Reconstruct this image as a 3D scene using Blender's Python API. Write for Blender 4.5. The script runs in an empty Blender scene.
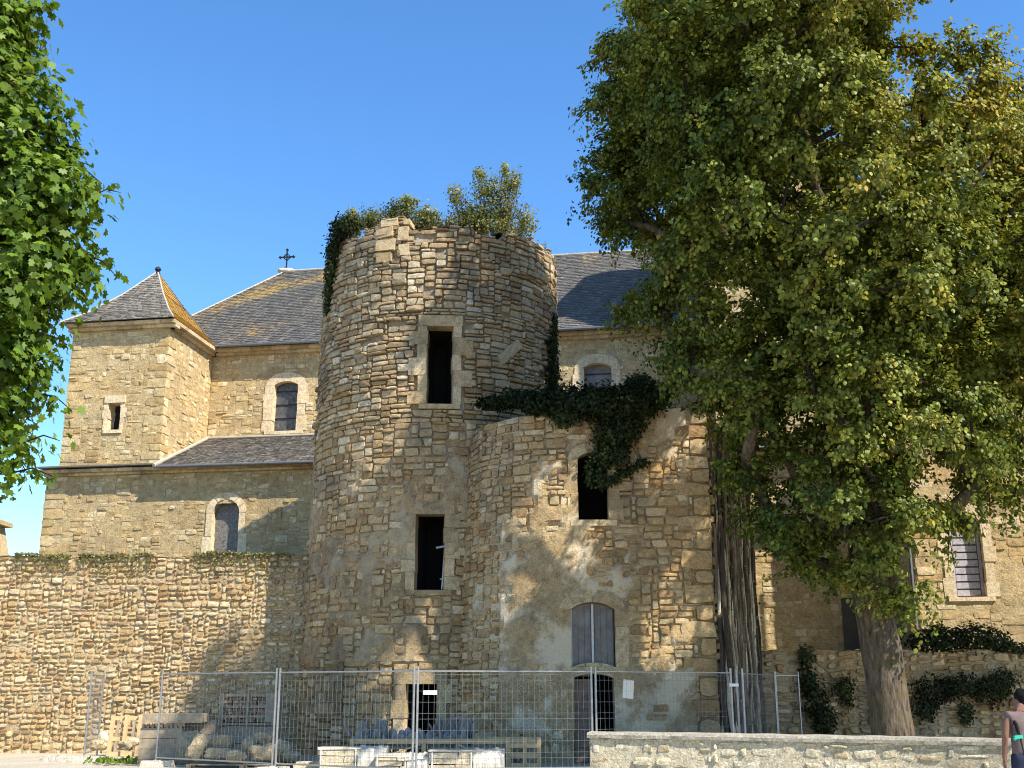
import bpy, math, random
import numpy as np
from mathutils import Vector, Matrix, noise

# ------------------------------------------------------------------ camera, world, sun
scene = bpy.context.scene
COL = scene.collection
PITCH = math.radians(15.2); FPX = 1126.0; EYE = 1.6
CP, SP = math.cos(PITCH), math.sin(PITCH)
cam_d = bpy.data.cameras.new('camera'); cam = bpy.data.objects.new('camera', cam_d); COL.objects.link(cam)
cam_d.sensor_width = 36; cam_d.lens = FPX / 1024 * 36; cam_d.clip_start = 0.1; cam_d.clip_end = 6000
cam.location = (0, 0, EYE); cam.rotation_euler = (math.pi / 2 + PITCH, 0, 0)
scene.camera = cam

SUN_AZ = math.radians(50); SUN_EL = math.radians(45)      # azimuth measured from -Y towards +X
SUN = Vector((math.sin(SUN_AZ) * math.cos(SUN_EL), -math.cos(SUN_AZ) * math.cos(SUN_EL), math.sin(SUN_EL)))
world = bpy.data.worlds.new('World'); scene.world = world; world.use_nodes = True
wn = world.node_tree.nodes; wl = world.node_tree.links
sky = wn.new('ShaderNodeTexSky'); sky.sky_type = 'NISHITA'; sky.sun_disc = False
sky.sun_elevation = SUN_EL; sky.sun_rotation = math.pi - SUN_AZ
sky.altitude = 300; sky.air_density = 1.0; sky.dust_density = 0.1; sky.ozone_density = 5.0
hs = wn.new('ShaderNodeHueSaturation'); hs.inputs['Saturation'].default_value = 1.16; wl.new(sky.outputs[0], hs.inputs['Color']); wl.new(hs.outputs[0], wn['Background'].inputs[0]); wn['Background'].inputs[1].default_value = 0.125
sd = bpy.data.lights.new('sun', 'SUN'); so = bpy.data.objects.new('sun', sd); COL.objects.link(so)
sd.energy = 4.0; sd.angle = math.radians(0.5); sd.color = (1.0, 0.93, 0.82)
so.rotation_euler = SUN.to_track_quat('Z', 'Y').to_euler(); so.location = SUN * 80
vs = scene.view_settings; vs.view_transform = 'Standard'; vs.look = 'None'; vs.exposure = 1.2; vs.gamma = 1; vs.use_curve_mapping = False
scene.cycles.use_denoising = True; scene.cycles.pixel_filter_type = 'BLACKMAN_HARRIS'; scene.cycles.filter_width = 1.05
scene.cycles.max_bounces = 6; scene.cycles.transparent_max_bounces = 8

rng = random.Random(11)
def R(a, b): return rng.uniform(a, b)
def N(x, y=0.0, z=0.0): return noise.noise(Vector((x, y, z)))
def FBM(x, y, z=0.0): return N(x, y, z) + .5 * N(2.1 * x, 2.1 * y, z + 7) + .25 * N(4.3 * x, 4.3 * y, z + 13)

# measuring the photograph: a pixel's ray, and where it meets a vertical plane
def ray(px, py):
    u = (px - 512) / FPX; v = (384 - py) / FPX
    return Vector((u, CP - v * SP, SP + v * CP))
def at(px, py, Y):
    d = ray(px, py); return Vector((0, 0, EYE)) + d * (Y / d.y)
def onplane(px, py, P0, ang):
    "ray against the vertical plane through P0 whose horizontal direction is (cos ang, -sin ang)"
    d = ray(px, py); n = Vector((math.sin(ang), math.cos(ang)))
    k = (n.x * P0[0] + n.y * P0[1]) / (n.x * d.x + n.y * d.y)
    return Vector((0, 0, EYE)) + d * k

# ------------------------------------------------------------------ materials
def new_mat(name):
    m = bpy.data.materials.new(name); m.use_nodes = True
    return m, m.node_tree.nodes, m.node_tree.links, m.node_tree.nodes['Principled BSDF']
def ramp(nodes, stops, interp='LINEAR'):
    r = nodes.new('ShaderNodeValToRGB'); e = r.color_ramp.elements; r.color_ramp.interpolation = interp
    e[0].position, e[0].color = stops[0][0], (*stops[0][1], 1)
    e[1].position, e[1].color = stops[-1][0], (*stops[-1][1], 1)
    for p, c in stops[1:-1]:
        x = e.new(p); x.color = (*c, 1)
    return r
def noise_node(nodes, links, scale, detail=5, rough=.6, vec=None):
    t = nodes.new('ShaderNodeTexNoise'); t.inputs['Scale'].default_value = scale
    t.inputs['Detail'].default_value = detail; t.inputs['Roughness'].default_value = rough
    if vec is not None: links.new(vec, t.inputs['Vector'])
    return t
def mix(nodes, links, mode, fac, a, b):
    m = nodes.new('ShaderNodeMix'); m.data_type = 'RGBA'; m.blend_type = mode
    for s, val in ((m.inputs[0], fac), (m.inputs[6], a), (m.inputs[7], b)):
        if hasattr(val, 'links'): links.new(val, s)
        elif isinstance(val, (int, float)): s.default_value = val
        else: s.default_value = (*val, 1)
    return m.outputs[2]
def attr(nodes, name):
    a = nodes.new('ShaderNodeAttribute'); a.attribute_name = name; return a
def bump(nodes, links, bsdf, height, strength, dist):
    b = nodes.new('ShaderNodeBump'); b.inputs['Strength'].default_value = strength; b.inputs['Distance'].default_value = dist
    links.new(height, b.inputs['Height']); links.new(b.outputs[0], bsdf.inputs['Normal'])

def stone_mat(name, stops, stain=(.10, .085, .06), stain_at=(.52, .68), stain_amt=.6, fine=9, bumpd=.03, patch=None, rough=.95, tint=(1.06, .98, .85), zgrey=None, ochre=.32):
    m, n, l, b = new_mat(name)
    co = n.new('ShaderNodeTexCoord').outputs['Object']
    wt = lambda c: (c[0] * tint[0], c[1] * tint[1], c[2] * tint[2])
    stops = [(p, wt(c)) for p, c in stops]; patch = wt(patch) if patch else None
    r = ramp(n, stops); l.new(attr(n, 'rnd').outputs['Fac'], r.inputs[0])
    f = noise_node(n, l, fine, 8, .75, co)
    fr = ramp(n, [(.28, (.48, .46, .42)), (.5, (1, 1, 1)), (.74, (1.38, 1.36, 1.3))]); l.new(f.outputs[0], fr.inputs[0])
    c = mix(n, l, 'MULTIPLY', 1.0, r.outputs[0], fr.outputs[0])
    f2 = noise_node(n, l, 34, 4, .7, co); f2r = ramp(n, [(.30, (.50, .48, .45)), (.5, (1, 1, 1)), (.70, (1.45, 1.44, 1.4))]); l.new(f2.outputs[0], f2r.inputs[0])
    c = mix(n, l, 'MULTIPLY', .8, c, f2r.outputs[0])
    if ochre:
        on = noise_node(n, l, 1.3, 6, .7, co); orr = ramp(n, [(.46, (0, 0, 0)), (.60, (1, 1, 1))]); l.new(on.outputs[0], orr.inputs[0])
        om = n.new('ShaderNodeMath'); om.operation = 'MULTIPLY'; l.new(orr.outputs[0], om.inputs[0]); om.inputs[1].default_value = ochre
        c = mix(n, l, 'MULTIPLY', om.outputs[0], c, (1.12, .88, .55))
    if patch:
        pn = noise_node(n, l, .8, 6, .65, co); pr = ramp(n, [(.5, (0, 0, 0)), (.58, (1, 1, 1))]); l.new(pn.outputs[0], pr.inputs[0])
        pm = n.new('ShaderNodeMath'); pm.operation = 'MULTIPLY'; l.new(pr.outputs[0], pm.inputs[0]); pm.inputs[1].default_value = .75
        c = mix(n, l, 'MIX', pm.outputs[0], c, patch)
    s = noise_node(n, l, .55, 7, .68, co)
    sr = ramp(n, [(stain_at[0], (0, 0, 0)), (stain_at[1], (1, 1, 1))]); l.new(s.outputs[0], sr.inputs[0])
    sm = n.new('ShaderNodeMath'); sm.operation = 'MULTIPLY'; l.new(sr.outputs[0], sm.inputs[0]); sm.inputs[1].default_value = stain_amt
    c = mix(n, l, 'MIX', sm.outputs[0], c, stain)
    if zgrey:
        sx = n.new('ShaderNodeSeparateXYZ'); l.new(co, sx.inputs[0]); mr = n.new('ShaderNodeMapRange'); mr.inputs['From Min'].default_value = zgrey[0]; mr.inputs['From Max'].default_value = zgrey[1]
        ad = n.new('ShaderNodeMath'); ad.operation = 'MULTIPLY_ADD'; l.new(s.outputs[0], ad.inputs[0]); ad.inputs[1].default_value = 5.0; l.new(sx.outputs[2], ad.inputs[2]); l.new(ad.outputs[0], mr.inputs['Value'])
        c = mix(n, l, 'MULTIPLY', mr.outputs[0], c, (.86, .93, 1.10))
    # small lichen specks
    k = noise_node(n, l, 26, 3, .6, co); kr = ramp(n, [(.60, (0, 0, 0)), (.70, (1, 1, 1))]); l.new(k.outputs[0], kr.inputs[0])
    km = n.new('ShaderNodeMath'); km.operation = 'MULTIPLY'; l.new(kr.outputs[0], km.inputs[0]); km.inputs[1].default_value = .35
    c = mix(n, l, 'MIX', km.outputs[0], c, tuple(x * .8 for x in stain))
    l.new(c, b.inputs['Base Color']); b.inputs['Roughness'].default_value = rough; b.inputs['Specular IOR Level'].default_value = .15
    g = noise_node(n, l, 16, 9, .72, co); bump(n, l, b, g.outputs[0], .9, bumpd)
    return m

OCH, CREAM, GREY, BRN, PALE = (.42, .30, .16), (.54, .44, .29), (.33, .29, .22), (.27, .19, .11), (.60, .53, .40)
M = {}
M['tower'] = stone_mat('tower_stone', [(0, BRN), (.2, (.36, .27, .16)), (.45, (.42, .33, .20)), (.7, (.40, .34, .23)), (.88, (.48, .40, .27)), (1, PALE)], zgrey=(8, 14), tint=(1.08, .98, .82))
M['tower_mortar'] = stone_mat('tower_mortar', [(0, (.30, .235, .15)), (1, (.40, .32, .21))], fine=6, bumpd=.06, patch=(.47, .41, .30), zgrey=(8, 14))
M['annex_mortar'] = stone_mat('render_patches', [(0, (.36, .29, .18)), (1, (.43, .35, .23))], fine=4.5, bumpd=.07, patch=(.72, .66, .53), stain_amt=.5)
M['ashlar'] = stone_mat('dressed_stone', [(0, (.33, .265, .17)), (.5, (.44, .365, .245)), (1, (.55, .475, .34))], stain_amt=.5, bumpd=.03, fine=6, ochre=0.25)
M['pale_ashlar'] = stone_mat('pale_dressed_stone', [(0, (.54, .46, .33)), (1, (.64, .56, .42))], stain_amt=.2, bumpd=.015, ochre=0.1)
M['rubble'] = stone_mat('rubble_stone', [(0, (.28, .19, .11)), (.15, (.42, .30, .165)), (.4, (.50, .39, .235)), (.62, (.46, .38, .27)), (.85, (.58, .48, .33)), (.95, (.44, .29, .19)), (1, (.66, .60, .48))], stain_amt=.35, stain_at=(.56, .74), tint=(1.02, .98, .87), ochre=0.35)
M['rubble_mortar'] = stone_mat('rubble_mortar', [(0, (.40, .32, .21)), (1, (.48, .40, .27))], fine=10, bumpd=.06, tint=(1.02, .98, .87), ochre=0.3)
M['church'] = stone_mat('church_stone', [(0, (.36, .27, .14)), (.3, (.46, .355, .20)), (.6, (.50, .40, .24)), (.85, (.55, .46, .30)), (1, (.62, .54, .39))], stain=(.20, .155, .095), stain_amt=.5, stain_at=(.48, .68), fine=6, tint=(1.03, .99, .89), ochre=0.28)
M['church_mortar'] = stone_mat('church_mortar', [(0, (.40, .31, .18)), (1, (.48, .385, .235))], stain=(.22, .17, .105), stain_amt=.5, stain_at=(.48, .68), fine=5, bumpd=.05, tint=(1.03, .99, .89), ochre=0.28)
M['lowwall'] = stone_mat('low_wall_stone', [(0, (.40, .33, .22)), (.4, (.52, .46, .34)), (.8, (.60, .55, .43)), (1, (.68, .64, .54))], stain_amt=.35, tint=(1.02, .99, .90), ochre=0.12)
M['lowwall_mortar'] = stone_mat('low_wall_mortar', [(0, (.50, .45, .35)), (1, (.58, .53, .42))], fine=12, bumpd=.05, tint=(1.02, .99, .90), ochre=0.12)
M['coping'] = stone_mat('coping_concrete', [(0, (.33, .30, .25)), (1, (.41, .38, .32))], fine=20, bumpd=.02, tint=(1, .98, .92), ochre=0)
M['boulder'] = stone_mat('boulder_stone', [(0, (.34, .30, .22)), (1, (.46, .41, .30))], stain_amt=.3, ochre=0.1)
M['limestone'] = stone_mat('limestone_blocks', [(0, (.52, .48, .38)), (1, (.62, .58, .47))], stain=(.36, .32, .23), stain_amt=.3, ochre=0.1)
M['concrete'] = stone_mat('concrete_foot', [(0, (.52, .50, .46)), (1, (.60, .58, .53))], stain_amt=.2, ochre=0)
M['brick'] = stone_mat('brick', [(0, (.22, .14, .105)), (.6, (.29, .21, .165)), (1, (.40, .34, .27))], stain_amt=.2)

def slate_mat(name, base0, base1, lichen):
    m, n, l, b = new_mat(name)
    co = n.new('ShaderNodeTexCoord').outputs['Object']
    r = ramp(n, [(0, base0), (.8, base1), (1, tuple(x * 1.25 for x in base1))]); l.new(attr(n, 'rnd').outputs['Fac'], r.inputs[0])
    f = noise_node(n, l, 9, 6, .7, co); fr = ramp(n, [(.3, (.7, .7, .7)), (.7, (1.3, 1.28, 1.22))]); l.new(f.outputs[0], fr.inputs[0])
    c = mix(n, l, 'MULTIPLY', 1.0, r.outputs[0], fr.outputs[0])
    ln = noise_node(n, l, 5, 7, .75, co)
    ad = n.new('ShaderNodeMath'); ad.operation = 'ADD'; l.new(ln.outputs[0], ad.inputs[0]); l.new(attr(n, 'hue').outputs['Fac'], ad.inputs[1])
    lr = ramp(n, [(.70, (0, 0, 0)), (.84, (1, 1, 1))]); l.new(ad.outputs[0], lr.inputs[0])
    c = mix(n, l, 'MIX', lr.outputs[0], c, lichen)
    l.new(c, b.inputs['Base Color']); b.inputs['Roughness'].default_value = .62; b.inputs['Specular IOR Level'].default_value = .35
    bump(n, l, b, f.outputs[0], .5, .02)
    return m
M['slate'] = slate_mat('slate', (.088, .083, .076), (.135, .127, .114), (.36, .24, .08))
M['stone_slate'] = slate_mat('weathered_slate', (.13, .115, .095), (.23, .205, .17), (.46, .27, .05))

def plain(name, c, rough=.7, metal=0.0, var=.25, scale=8, bd=0.0, spec=.3):
    m, n, l, b = new_mat(name)
    co = n.new('ShaderNodeTexCoord').outputs['Object']
    f = noise_node(n, l, scale, 6, .65, co)
    fr = ramp(n, [(.25, tuple(x * (1 - var) for x in c)), (.75, tuple(min(1, x * (1 + var)) for x in c))]); l.new(f.outputs[0], fr.inputs[0])
    l.new(fr.outputs[0], b.inputs['Base Color']); b.inputs['Roughness'].default_value = rough; b.inputs['Metallic'].default_value = metal
    b.inputs['Specular IOR Level'].default_value = spec
    if bd: bump(n, l, b, f.outputs[0], .6, bd)
    return m
M['lead'] = plain('lead_flashing', (.40, .36, .29), .6, 0, .2)
M['iron'] = plain('wrought_iron', (.03, .03, .035), .5, .6)
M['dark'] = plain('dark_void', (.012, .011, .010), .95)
M['shutter'] = plain('grey_blue_shutter_paint', (.205, .185, .16), .7, 0, .45, 3.5)
M['shutter_dark'] = plain('dark_louvre_paint', (.065, .055, .045), .7, 0, .3, 5)
M['white_wood'] = plain('weathered_white_paint', (.55, .53, .48), .7, 0, .25, 20)
M['door_wood'] = plain('grey_mauve_door_wood', (.20, .145, .11), .8, 0, .4, 6)
M['galv'] = plain('galvanised_steel', (.38, .37, .35), .42, .75, .25, 14)
M['wire'] = plain('dull_galvanised_wire', (.20, .195, .185), .55, .4, .2, 14)
M['new_wood'] = plain('fresh_pine', (.56, .39, .20), .75, 0, .25, 10, .004)
M['old_wood'] = plain('grey_weathered_wood', (.33, .265, .18), .85, 0, .35, 9, .006)
M['white_sheet'] = plain('white_sheet', (.80, .80, .77), .6, 0, .06, 10)
M['roofslate'] = plain('new_slate', (.25, .24, .215), .5, 0, .3, 9)
M['wrap'] = plain('shrink_wrap', (.62, .575, .47), .35, 0, .12, 12)
M['gutter'] = plain('zinc_gutter', (.16, .16, .165), .5, .5)

def glass_mat(name, c, sc=9, ro=.42):
    m, n, l, b = new_mat(name)
    co = n.new('ShaderNodeTexCoord').outputs['Object']
    v = n.new('ShaderNodeTexVoronoi'); v.inputs['Scale'].default_value = sc; l.new(co, v.inputs['Vector'])
    r = ramp(n, [(0, tuple(x * .5 for x in c)), (1, tuple(x * 1.5 for x in c))]); l.new(v.outputs['Color'], r.inputs[0])
    l.new(r.outputs[0], b.inputs['Base Color']); b.inputs['Roughness'].default_value = ro; b.inputs['Specular IOR Level'].default_value = .3
    bump(n, l, b, v.outputs['Distance'], .25, .02)
    return m
M['lead_glass'] = glass_mat('leaded_glass', (.085, .082, .078)); M['lattice'] = glass_mat('dusty_lattice_glass', (.15, .14, .125), 22, .6)

def leaf_mat(name, stops, transl=.4, gloss=.025):
    m, n, l, b = new_mat(name); n.remove(b)
    r = ramp(n, stops); l.new(attr(n, 'hue').outputs['Fac'], r.inputs[0])
    vr = ramp(n, [(0, (.45, .5, .45)), (1, (1.5, 1.42, 1.4))]); l.new(attr(n, 'rnd').outputs['Fac'], vr.inputs[0])
    c = mix(n, l, 'MULTIPLY', 1.0, r.outputs[0], vr.outputs[0])
    d = n.new('ShaderNodeBsdfDiffuse'); t = n.new('ShaderNodeBsdfTranslucent'); g = n.new('ShaderNodeBsdfGlossy')
    l.new(c, d.inputs[0]); g.inputs['Roughness'].default_value = .45; g.inputs['Color'].default_value = (.9, .95, .9, 1)
    tc = mix(n, l, 'MULTIPLY', 1.0, c, (1.35, 1.3, .6)); l.new(tc, t.inputs[0])
    a = n.new('ShaderNodeMixShader'); a.inputs[0].default_value = transl; l.new(d.outputs[0], a.inputs[1]); l.new(t.outputs[0], a.inputs[2])
    e = n.new('ShaderNodeMixShader'); e.inputs[0].default_value = gloss; l.new(a.outputs[0], e.inputs[1]); l.new(g.outputs[0], e.inputs[2])
    l.new(e.outputs[0], n['Material Output'].inputs['Surface'])
    return m
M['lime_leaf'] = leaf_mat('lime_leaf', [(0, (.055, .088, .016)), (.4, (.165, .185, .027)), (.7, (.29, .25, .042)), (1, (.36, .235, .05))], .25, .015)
M['maple_leaf'] = leaf_mat('maple_leaf', [(0, (.085, .15, .016)), (.8, (.145, .215, .026)), (1, (.20, .20, .03))], .36, .015)
M['ivy_leaf'] = leaf_mat('ivy_leaf', [(0, (.018, .028, .010)), (.7, (.036, .050, .015)), (1, (.07, .07, .025))], .2, .01)
M['shrub_leaf'] = leaf_mat('shrub_leaf', [(0, (.075, .105, .025)), (.5, (.16, .175, .05)), (1, (.34, .28, .16))], .35, .01)

def bark_mat(name, c0, c1, moss):
    m, n, l, b = new_mat(name)
    co = n.new('ShaderNodeTexCoord').outputs['Object']
    mp = n.new('ShaderNodeMapping'); mp.inputs['Scale'].default_value = (7, 7, 1.6); l.new(co, mp.inputs[0])
    f = noise_node(n, l, 2.2, 9, .7, mp.outputs[0]); r = ramp(n, [(.32, c0), (.62, c1)]); l.new(f.outputs[0], r.inputs[0])
    g = noise_node(n, l, 1.6, 6, .7, co); gr = ramp(n, [(.5, (0, 0, 0)), (.62, (1, 1, 1))]); l.new(g.outputs[0], gr.inputs[0])
    gm = n.new('ShaderNodeMath'); gm.operation = 'MULTIPLY'; l.new(gr.outputs[0], gm.inputs[0]); gm.inputs[1].default_value = .7
    c = mix(n, l, 'MIX', gm.outputs[0], r.outputs[0], moss)
    l.new(c, b.inputs['Base Color']); b.inputs['Roughness'].default_value = .95; b.inputs['Specular IOR Level'].default_value = .1
    bump(n, l, b, f.outputs[0], 1.0, .06)
    return m
M['shaded_limb_bark'] = bark_mat('shaded_limb_bark', (.010, .008, .006), (.055, .044, .032), (.04, .035, .014))  # bark copy darkened, the shade inside the crown put into its colour
M['bark'] = bark_mat('lime_bark', (.020, .015, .010), (.17, .132, .092), (.11, .085, .03))

def ground_mat(name, a, bcol, green=0.0):
    m, n, l, b = new_mat(name)
    co = n.new('ShaderNodeTexCoord').outputs['Object']
    f = noise_node(n, l, .7, 8, .7, co); r = ramp(n, [(.3, a), (.7, bcol)]); l.new(f.outputs[0], r.inputs[0])
    p = noise_node(n, l, 22, 6, .75, co); pr = ramp(n, [(.3, (.65, .63, .6)), (.7, (1.25, 1.25, 1.22))]); l.new(p.outputs[0], pr.inputs[0])
    c = mix(n, l, 'MULTIPLY', 1.0, r.outputs[0], pr.outputs[0])
    l.new(c, b.inputs['Base Color']); b.inputs['Roughness'].default_value = 1; b.inputs['Specular IOR Level'].default_value = .1
    bump(n, l, b, p.outputs[0], .8, .04)
    return m
M['gravel'] = ground_mat('gravel', (.42, .37, .28), (.56, .51, .41))
M['terrace'] = ground_mat('terrace_soil', (.16, .14, .08), (.30, .26, .16))

# ------------------------------------------------------------------ object helpers
ROOT = {}
def tag(o, label=None, cat=None, group=None, kind=None):
    for k, v in (('label', label), ('category', cat), ('group', group), ('kind', kind)):
        if v: o[k] = v
    return o
def thing(name, loc, label, cat, group=None):
    o = bpy.data.objects.new(name, None); COL.objects.link(o); o.location = loc; o.empty_display_size = .2
    ROOT[o] = Vector(loc); return tag(o, label, cat, group)
def link(name, me, parent=None, loc=(0, 0, 0)):
    o = bpy.data.objects.new(name, me); COL.objects.link(o); o.location = loc
    if parent is not None: o.parent = parent; ROOT[o] = ROOT[parent]
    else: ROOT[o] = Vector(loc)
    return o

class MB:
    def __init__(s): s.v = []; s.f = []; s.m = []; s.r = []; s.h = []
    def add(s, verts, faces, mi=0, r=None, h=0.0):
        k = len(s.v); s.v.extend(verts); r = rng.random() if r is None else r
        for f in faces: s.f.append([i + k for i in f]); s.m.append(mi); s.r.append(r); s.h.append(h)
    def prism(s, bottom, top, mi=0, r=None):
        n = len(bottom)
        s.add(list(bottom) + list(top), [list(range(n))[::-1], list(range(n, 2 * n))] + [[i, (i + 1) % n, n + (i + 1) % n, n + i] for i in range(n)], mi, r)
    def box(s, c, size, rot=None, mi=0, r=None, taper=1.0, jit=0.0):
        hx, hy, hz = size[0] / 2, size[1] / 2, size[2] / 2; c = Vector(c)
        q = []
        for z, t in ((-hz, 1), (hz, taper)):
            for x, y in ((-hx, -hy), (hx, -hy), (hx, hy), (-hx, hy)):
                p = Vector((x * t + R(-jit, jit), y * t + R(-jit, jit), z + R(-jit, jit)))
                q.append(c + (rot @ p if rot else p))
        s.prism(q[:4], q[4:], mi, r)
    def bar(s, a, b, w, d=None, mi=0, r=None, up=Vector((0, 0, 1))):
        a, b = Vector(a), Vector(b); d = d or w; t = (b - a).normalized()
        x = t.cross(up)
        if x.length < 1e-4: x = Vector((1, 0, 0))
        x.normalize(); y = x.cross(t)
        o = [x * (w / 2) * i + y * (d / 2) * j for i, j in ((-1, -1), (1, -1), (1, 1), (-1, 1))]
        s.prism([a + k for k in o], [b + k for k in o], mi, r)
    def tube(s, pts, radii, n=8, mi=0, r=None, caps=True):
        pts = [Vector(p) for p in pts]; rings = []; ref = Vector((.31, .95, .05))
        if not hasattr(radii, '__len__'): radii = [radii] * len(pts)
        for i, p in enumerate(pts):
            t = (pts[min(i + 1, len(pts) - 1)] - pts[max(i - 1, 0)]).normalized()
            x = t.cross(ref)
            if x.length < .1: x = t.cross(Vector((1, 0, 0)))
            x.normalize(); y = t.cross(x)
            rings.append([p + (x * math.cos(2 * math.pi * k / n) + y * math.sin(2 * math.pi * k / n)) * radii[i] for k in range(n)])
        vs_ = [q for ring in rings for q in ring]; fs = []
        for i in range(len(pts) - 1):
            for k in range(n): fs.append([i * n + k, i * n + (k + 1) % n, (i + 1) * n + (k + 1) % n, (i + 1) * n + k])
        if caps: fs.append(list(range(n))[::-1]); fs.append([(len(pts) - 1) * n + k for k in range(n)])
        s.add(vs_, fs, mi, r)
    def blob(s, c, rad, rot=None, seed=0, sub=3, rough=.25, mi=0, flat=0.0):
        import bmesh
        bm = bmesh.new(); bmesh.ops.create_icosphere(bm, subdivisions=sub, radius=1)
        q = []
        for v in bm.verts:
            p = v.co.copy(); k = 1 + rough * N(p.x * 1.3 + seed * 3.1, p.y * 1.3, p.z * 1.3) + .4 * rough * N(p.x * 3 + seed, p.y * 3, p.z * 3)
            if flat:   # squarish boulder
                e = max(abs(p.x), abs(p.y), abs(p.z)); p = p.lerp(p / e, flat)
            p *= k; p = Vector((p.x * rad[0], p.y * rad[1], p.z * rad[2])); q.append(Vector(c) + (rot @ p if rot else p))
        s.add(q, [[v.index for v in f.verts] for f in bm.faces], mi); bm.free()
    def build(s, name, mats, parent=None, loc=(0, 0, 0), smooth=False, local=False):
        base = Vector((0, 0, 0)) if local else (ROOT[parent] if parent is not None else Vector(loc))
        me = bpy.data.meshes.new(name); bx, by, bz = base
        me.from_pydata([(p[0] - bx, p[1] - by, p[2] - bz) for p in s.v], [], s.f)
        for m in (mats if isinstance(mats, (list, tuple)) else [mats]): me.materials.append(m)
        me.polygons.foreach_set('material_index', s.m)
        for nm, data in (('rnd', s.r), ('hue', s.h)):
            a = me.attributes.new(nm, 'FLOAT', 'FACE'); a.data.foreach_set('value', data)
        if smooth: me.polygons.foreach_set('use_smooth', [True] * len(s.f))
        me.update(); return link(name, me, parent, loc if parent is None else (0, 0, 0))

def copy_tree(o, parent=None):
    c = o.copy(); COL.objects.link(c)
    if parent is not None: c.parent = parent
    for ch in list(o.children): copy_tree(ch, c)
    return c

# ------------------------------------------------------------------ masonry
def line_path(P0, ang, batter=0.0, z0=0.0):
    dx, dy = math.cos(ang), -math.sin(ang); nx, ny = -math.sin(ang), -math.cos(ang)
    def P(u, z, d=0.0):
        d = d - batter * (z - z0); return Vector((P0[0] + dx * u + nx * d, P0[1] + dy * u + ny * d, z))
    return P

def stone(mb, P, a, b, z0a, z0b, z1a, z1b, prot, gap, bev):
    w = b - a; h = min(z1a - z0a, z1b - z0b); g = gap / 2; k = min(w, h)
    if w < .05 or h < .03: return
    j = k * .10
    pts = []
    c = [(a + g, z0a + g), (b - g, z0b + g), (b - g, z1b - g), (a + g, z1a - g)]
    mu, mz = (a + b) / 2, (z0a + z0b + z1a + z1b) / 4
    for i in range(4):
        p = c[i]; q = c[(i + 1) % 4]; t = R(0, .22)
        pts.append((p[0] + (mu - p[0]) * t * .6 + R(-j, j) * .6, p[1] + (mz - p[1]) * t + R(-j, j) * .6))
        s = R(.3, .7); pts.append((p[0] + (q[0] - p[0]) * s + R(-j, j) * .4, p[1] + (q[1] - p[1]) * s + R(-j, j) * .4))
    tu, tz = R(-.5, .5), R(-.5, .5); bv = min(bev, k * .22)
    vs_ = [P(u, z, -.06) for u, z in pts]
    for u, z in pts:
        du, dz = u - mu, z - mz; L = math.hypot(du, dz) or 1
        fu = 1 - min(.5, bv / max(abs(du), .04)); fz = 1 - min(.5, bv / max(abs(dz), .04))
        vs_.append(P(mu + du * fu, mz + dz * fz, prot * (1 + tu * du / w * 1.4 + tz * dz / h * 1.4) + R(-.006, .006)))
    vs_.append(P(mu + R(-.1, .1) * w, mz + R(-.1, .1) * h, prot * (1 + R(0, .35)) + .006))
    fs = [[i, (i + 1) % 8, 8 + (i + 1) % 8, 8 + i] for i in range(8)] + [[8 + i, 8 + (i + 1) % 8, 16] for i in range(8)]
    mb.add(vs_, fs, 0)

def stone_q(mb, P, c, prot, gap, bev, rnd):
    mu = sum(p[0] for p in c) / 4; mz = sum(p[1] for p in c) / 4
    w = (c[1][0] + c[2][0] - c[0][0] - c[3][0]) / 2; h = (c[2][1] + c[3][1] - c[0][1] - c[1][1]) / 2
    if w < .04 or h < .03: return
    k = min(w, h); g = min(gap, k * .25) / 2; j = k * .12; pts = []
    for i in range(4):
        p, q = c[i], c[(i + 1) % 4]; t = R(0, rnd); t2 = R(0, rnd)
        def ins(x, y): return (x + math.copysign(g, mu - x), y + math.copysign(g, mz - y))
        px_, pz_ = ins(*p); pts.append((px_ + (mu - px_) * t * .7, pz_ + (mz - pz_) * t2))
        e = R(.3, .7); x, y = p[0] + (q[0] - p[0]) * e, p[1] + (q[1] - p[1]) * e; L = math.hypot(mu - x, mz - y) or 1
        f = (g + R(-.3, .7) * j) / L; pts.append((x + (mu - x) * f, y + (mz - y) * f))
    tu, tz = R(-.5, .5), R(-.5, .5); bv = min(bev, k * .24)
    vs_ = [P(u, z, -.10) for u, z in pts]
    for u, z in pts:
        du, dz = u - mu, z - mz; fu = 1 - min(.5, bv / max(abs(du), .04)); fz = 1 - min(.5, bv / max(abs(dz), .04))
        vs_.append(P(mu + du * fu, mz + dz * fz, prot * (1 + tu * du / w * 1.4 + tz * dz / h * 1.4) + R(-.007, .007)))
    vs_.append(P(mu + R(-.1, .1) * w, mz + R(-.1, .1) * h, prot * (1 + R(0, .35)) + .006))
    mb.add(vs_, [[i, (i + 1) % 8, 8 + (i + 1) % 8, 8 + i] for i in range(8)] + [[8 + i, 8 + (i + 1) % 8, 16] for i in range(8)], 0)

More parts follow.
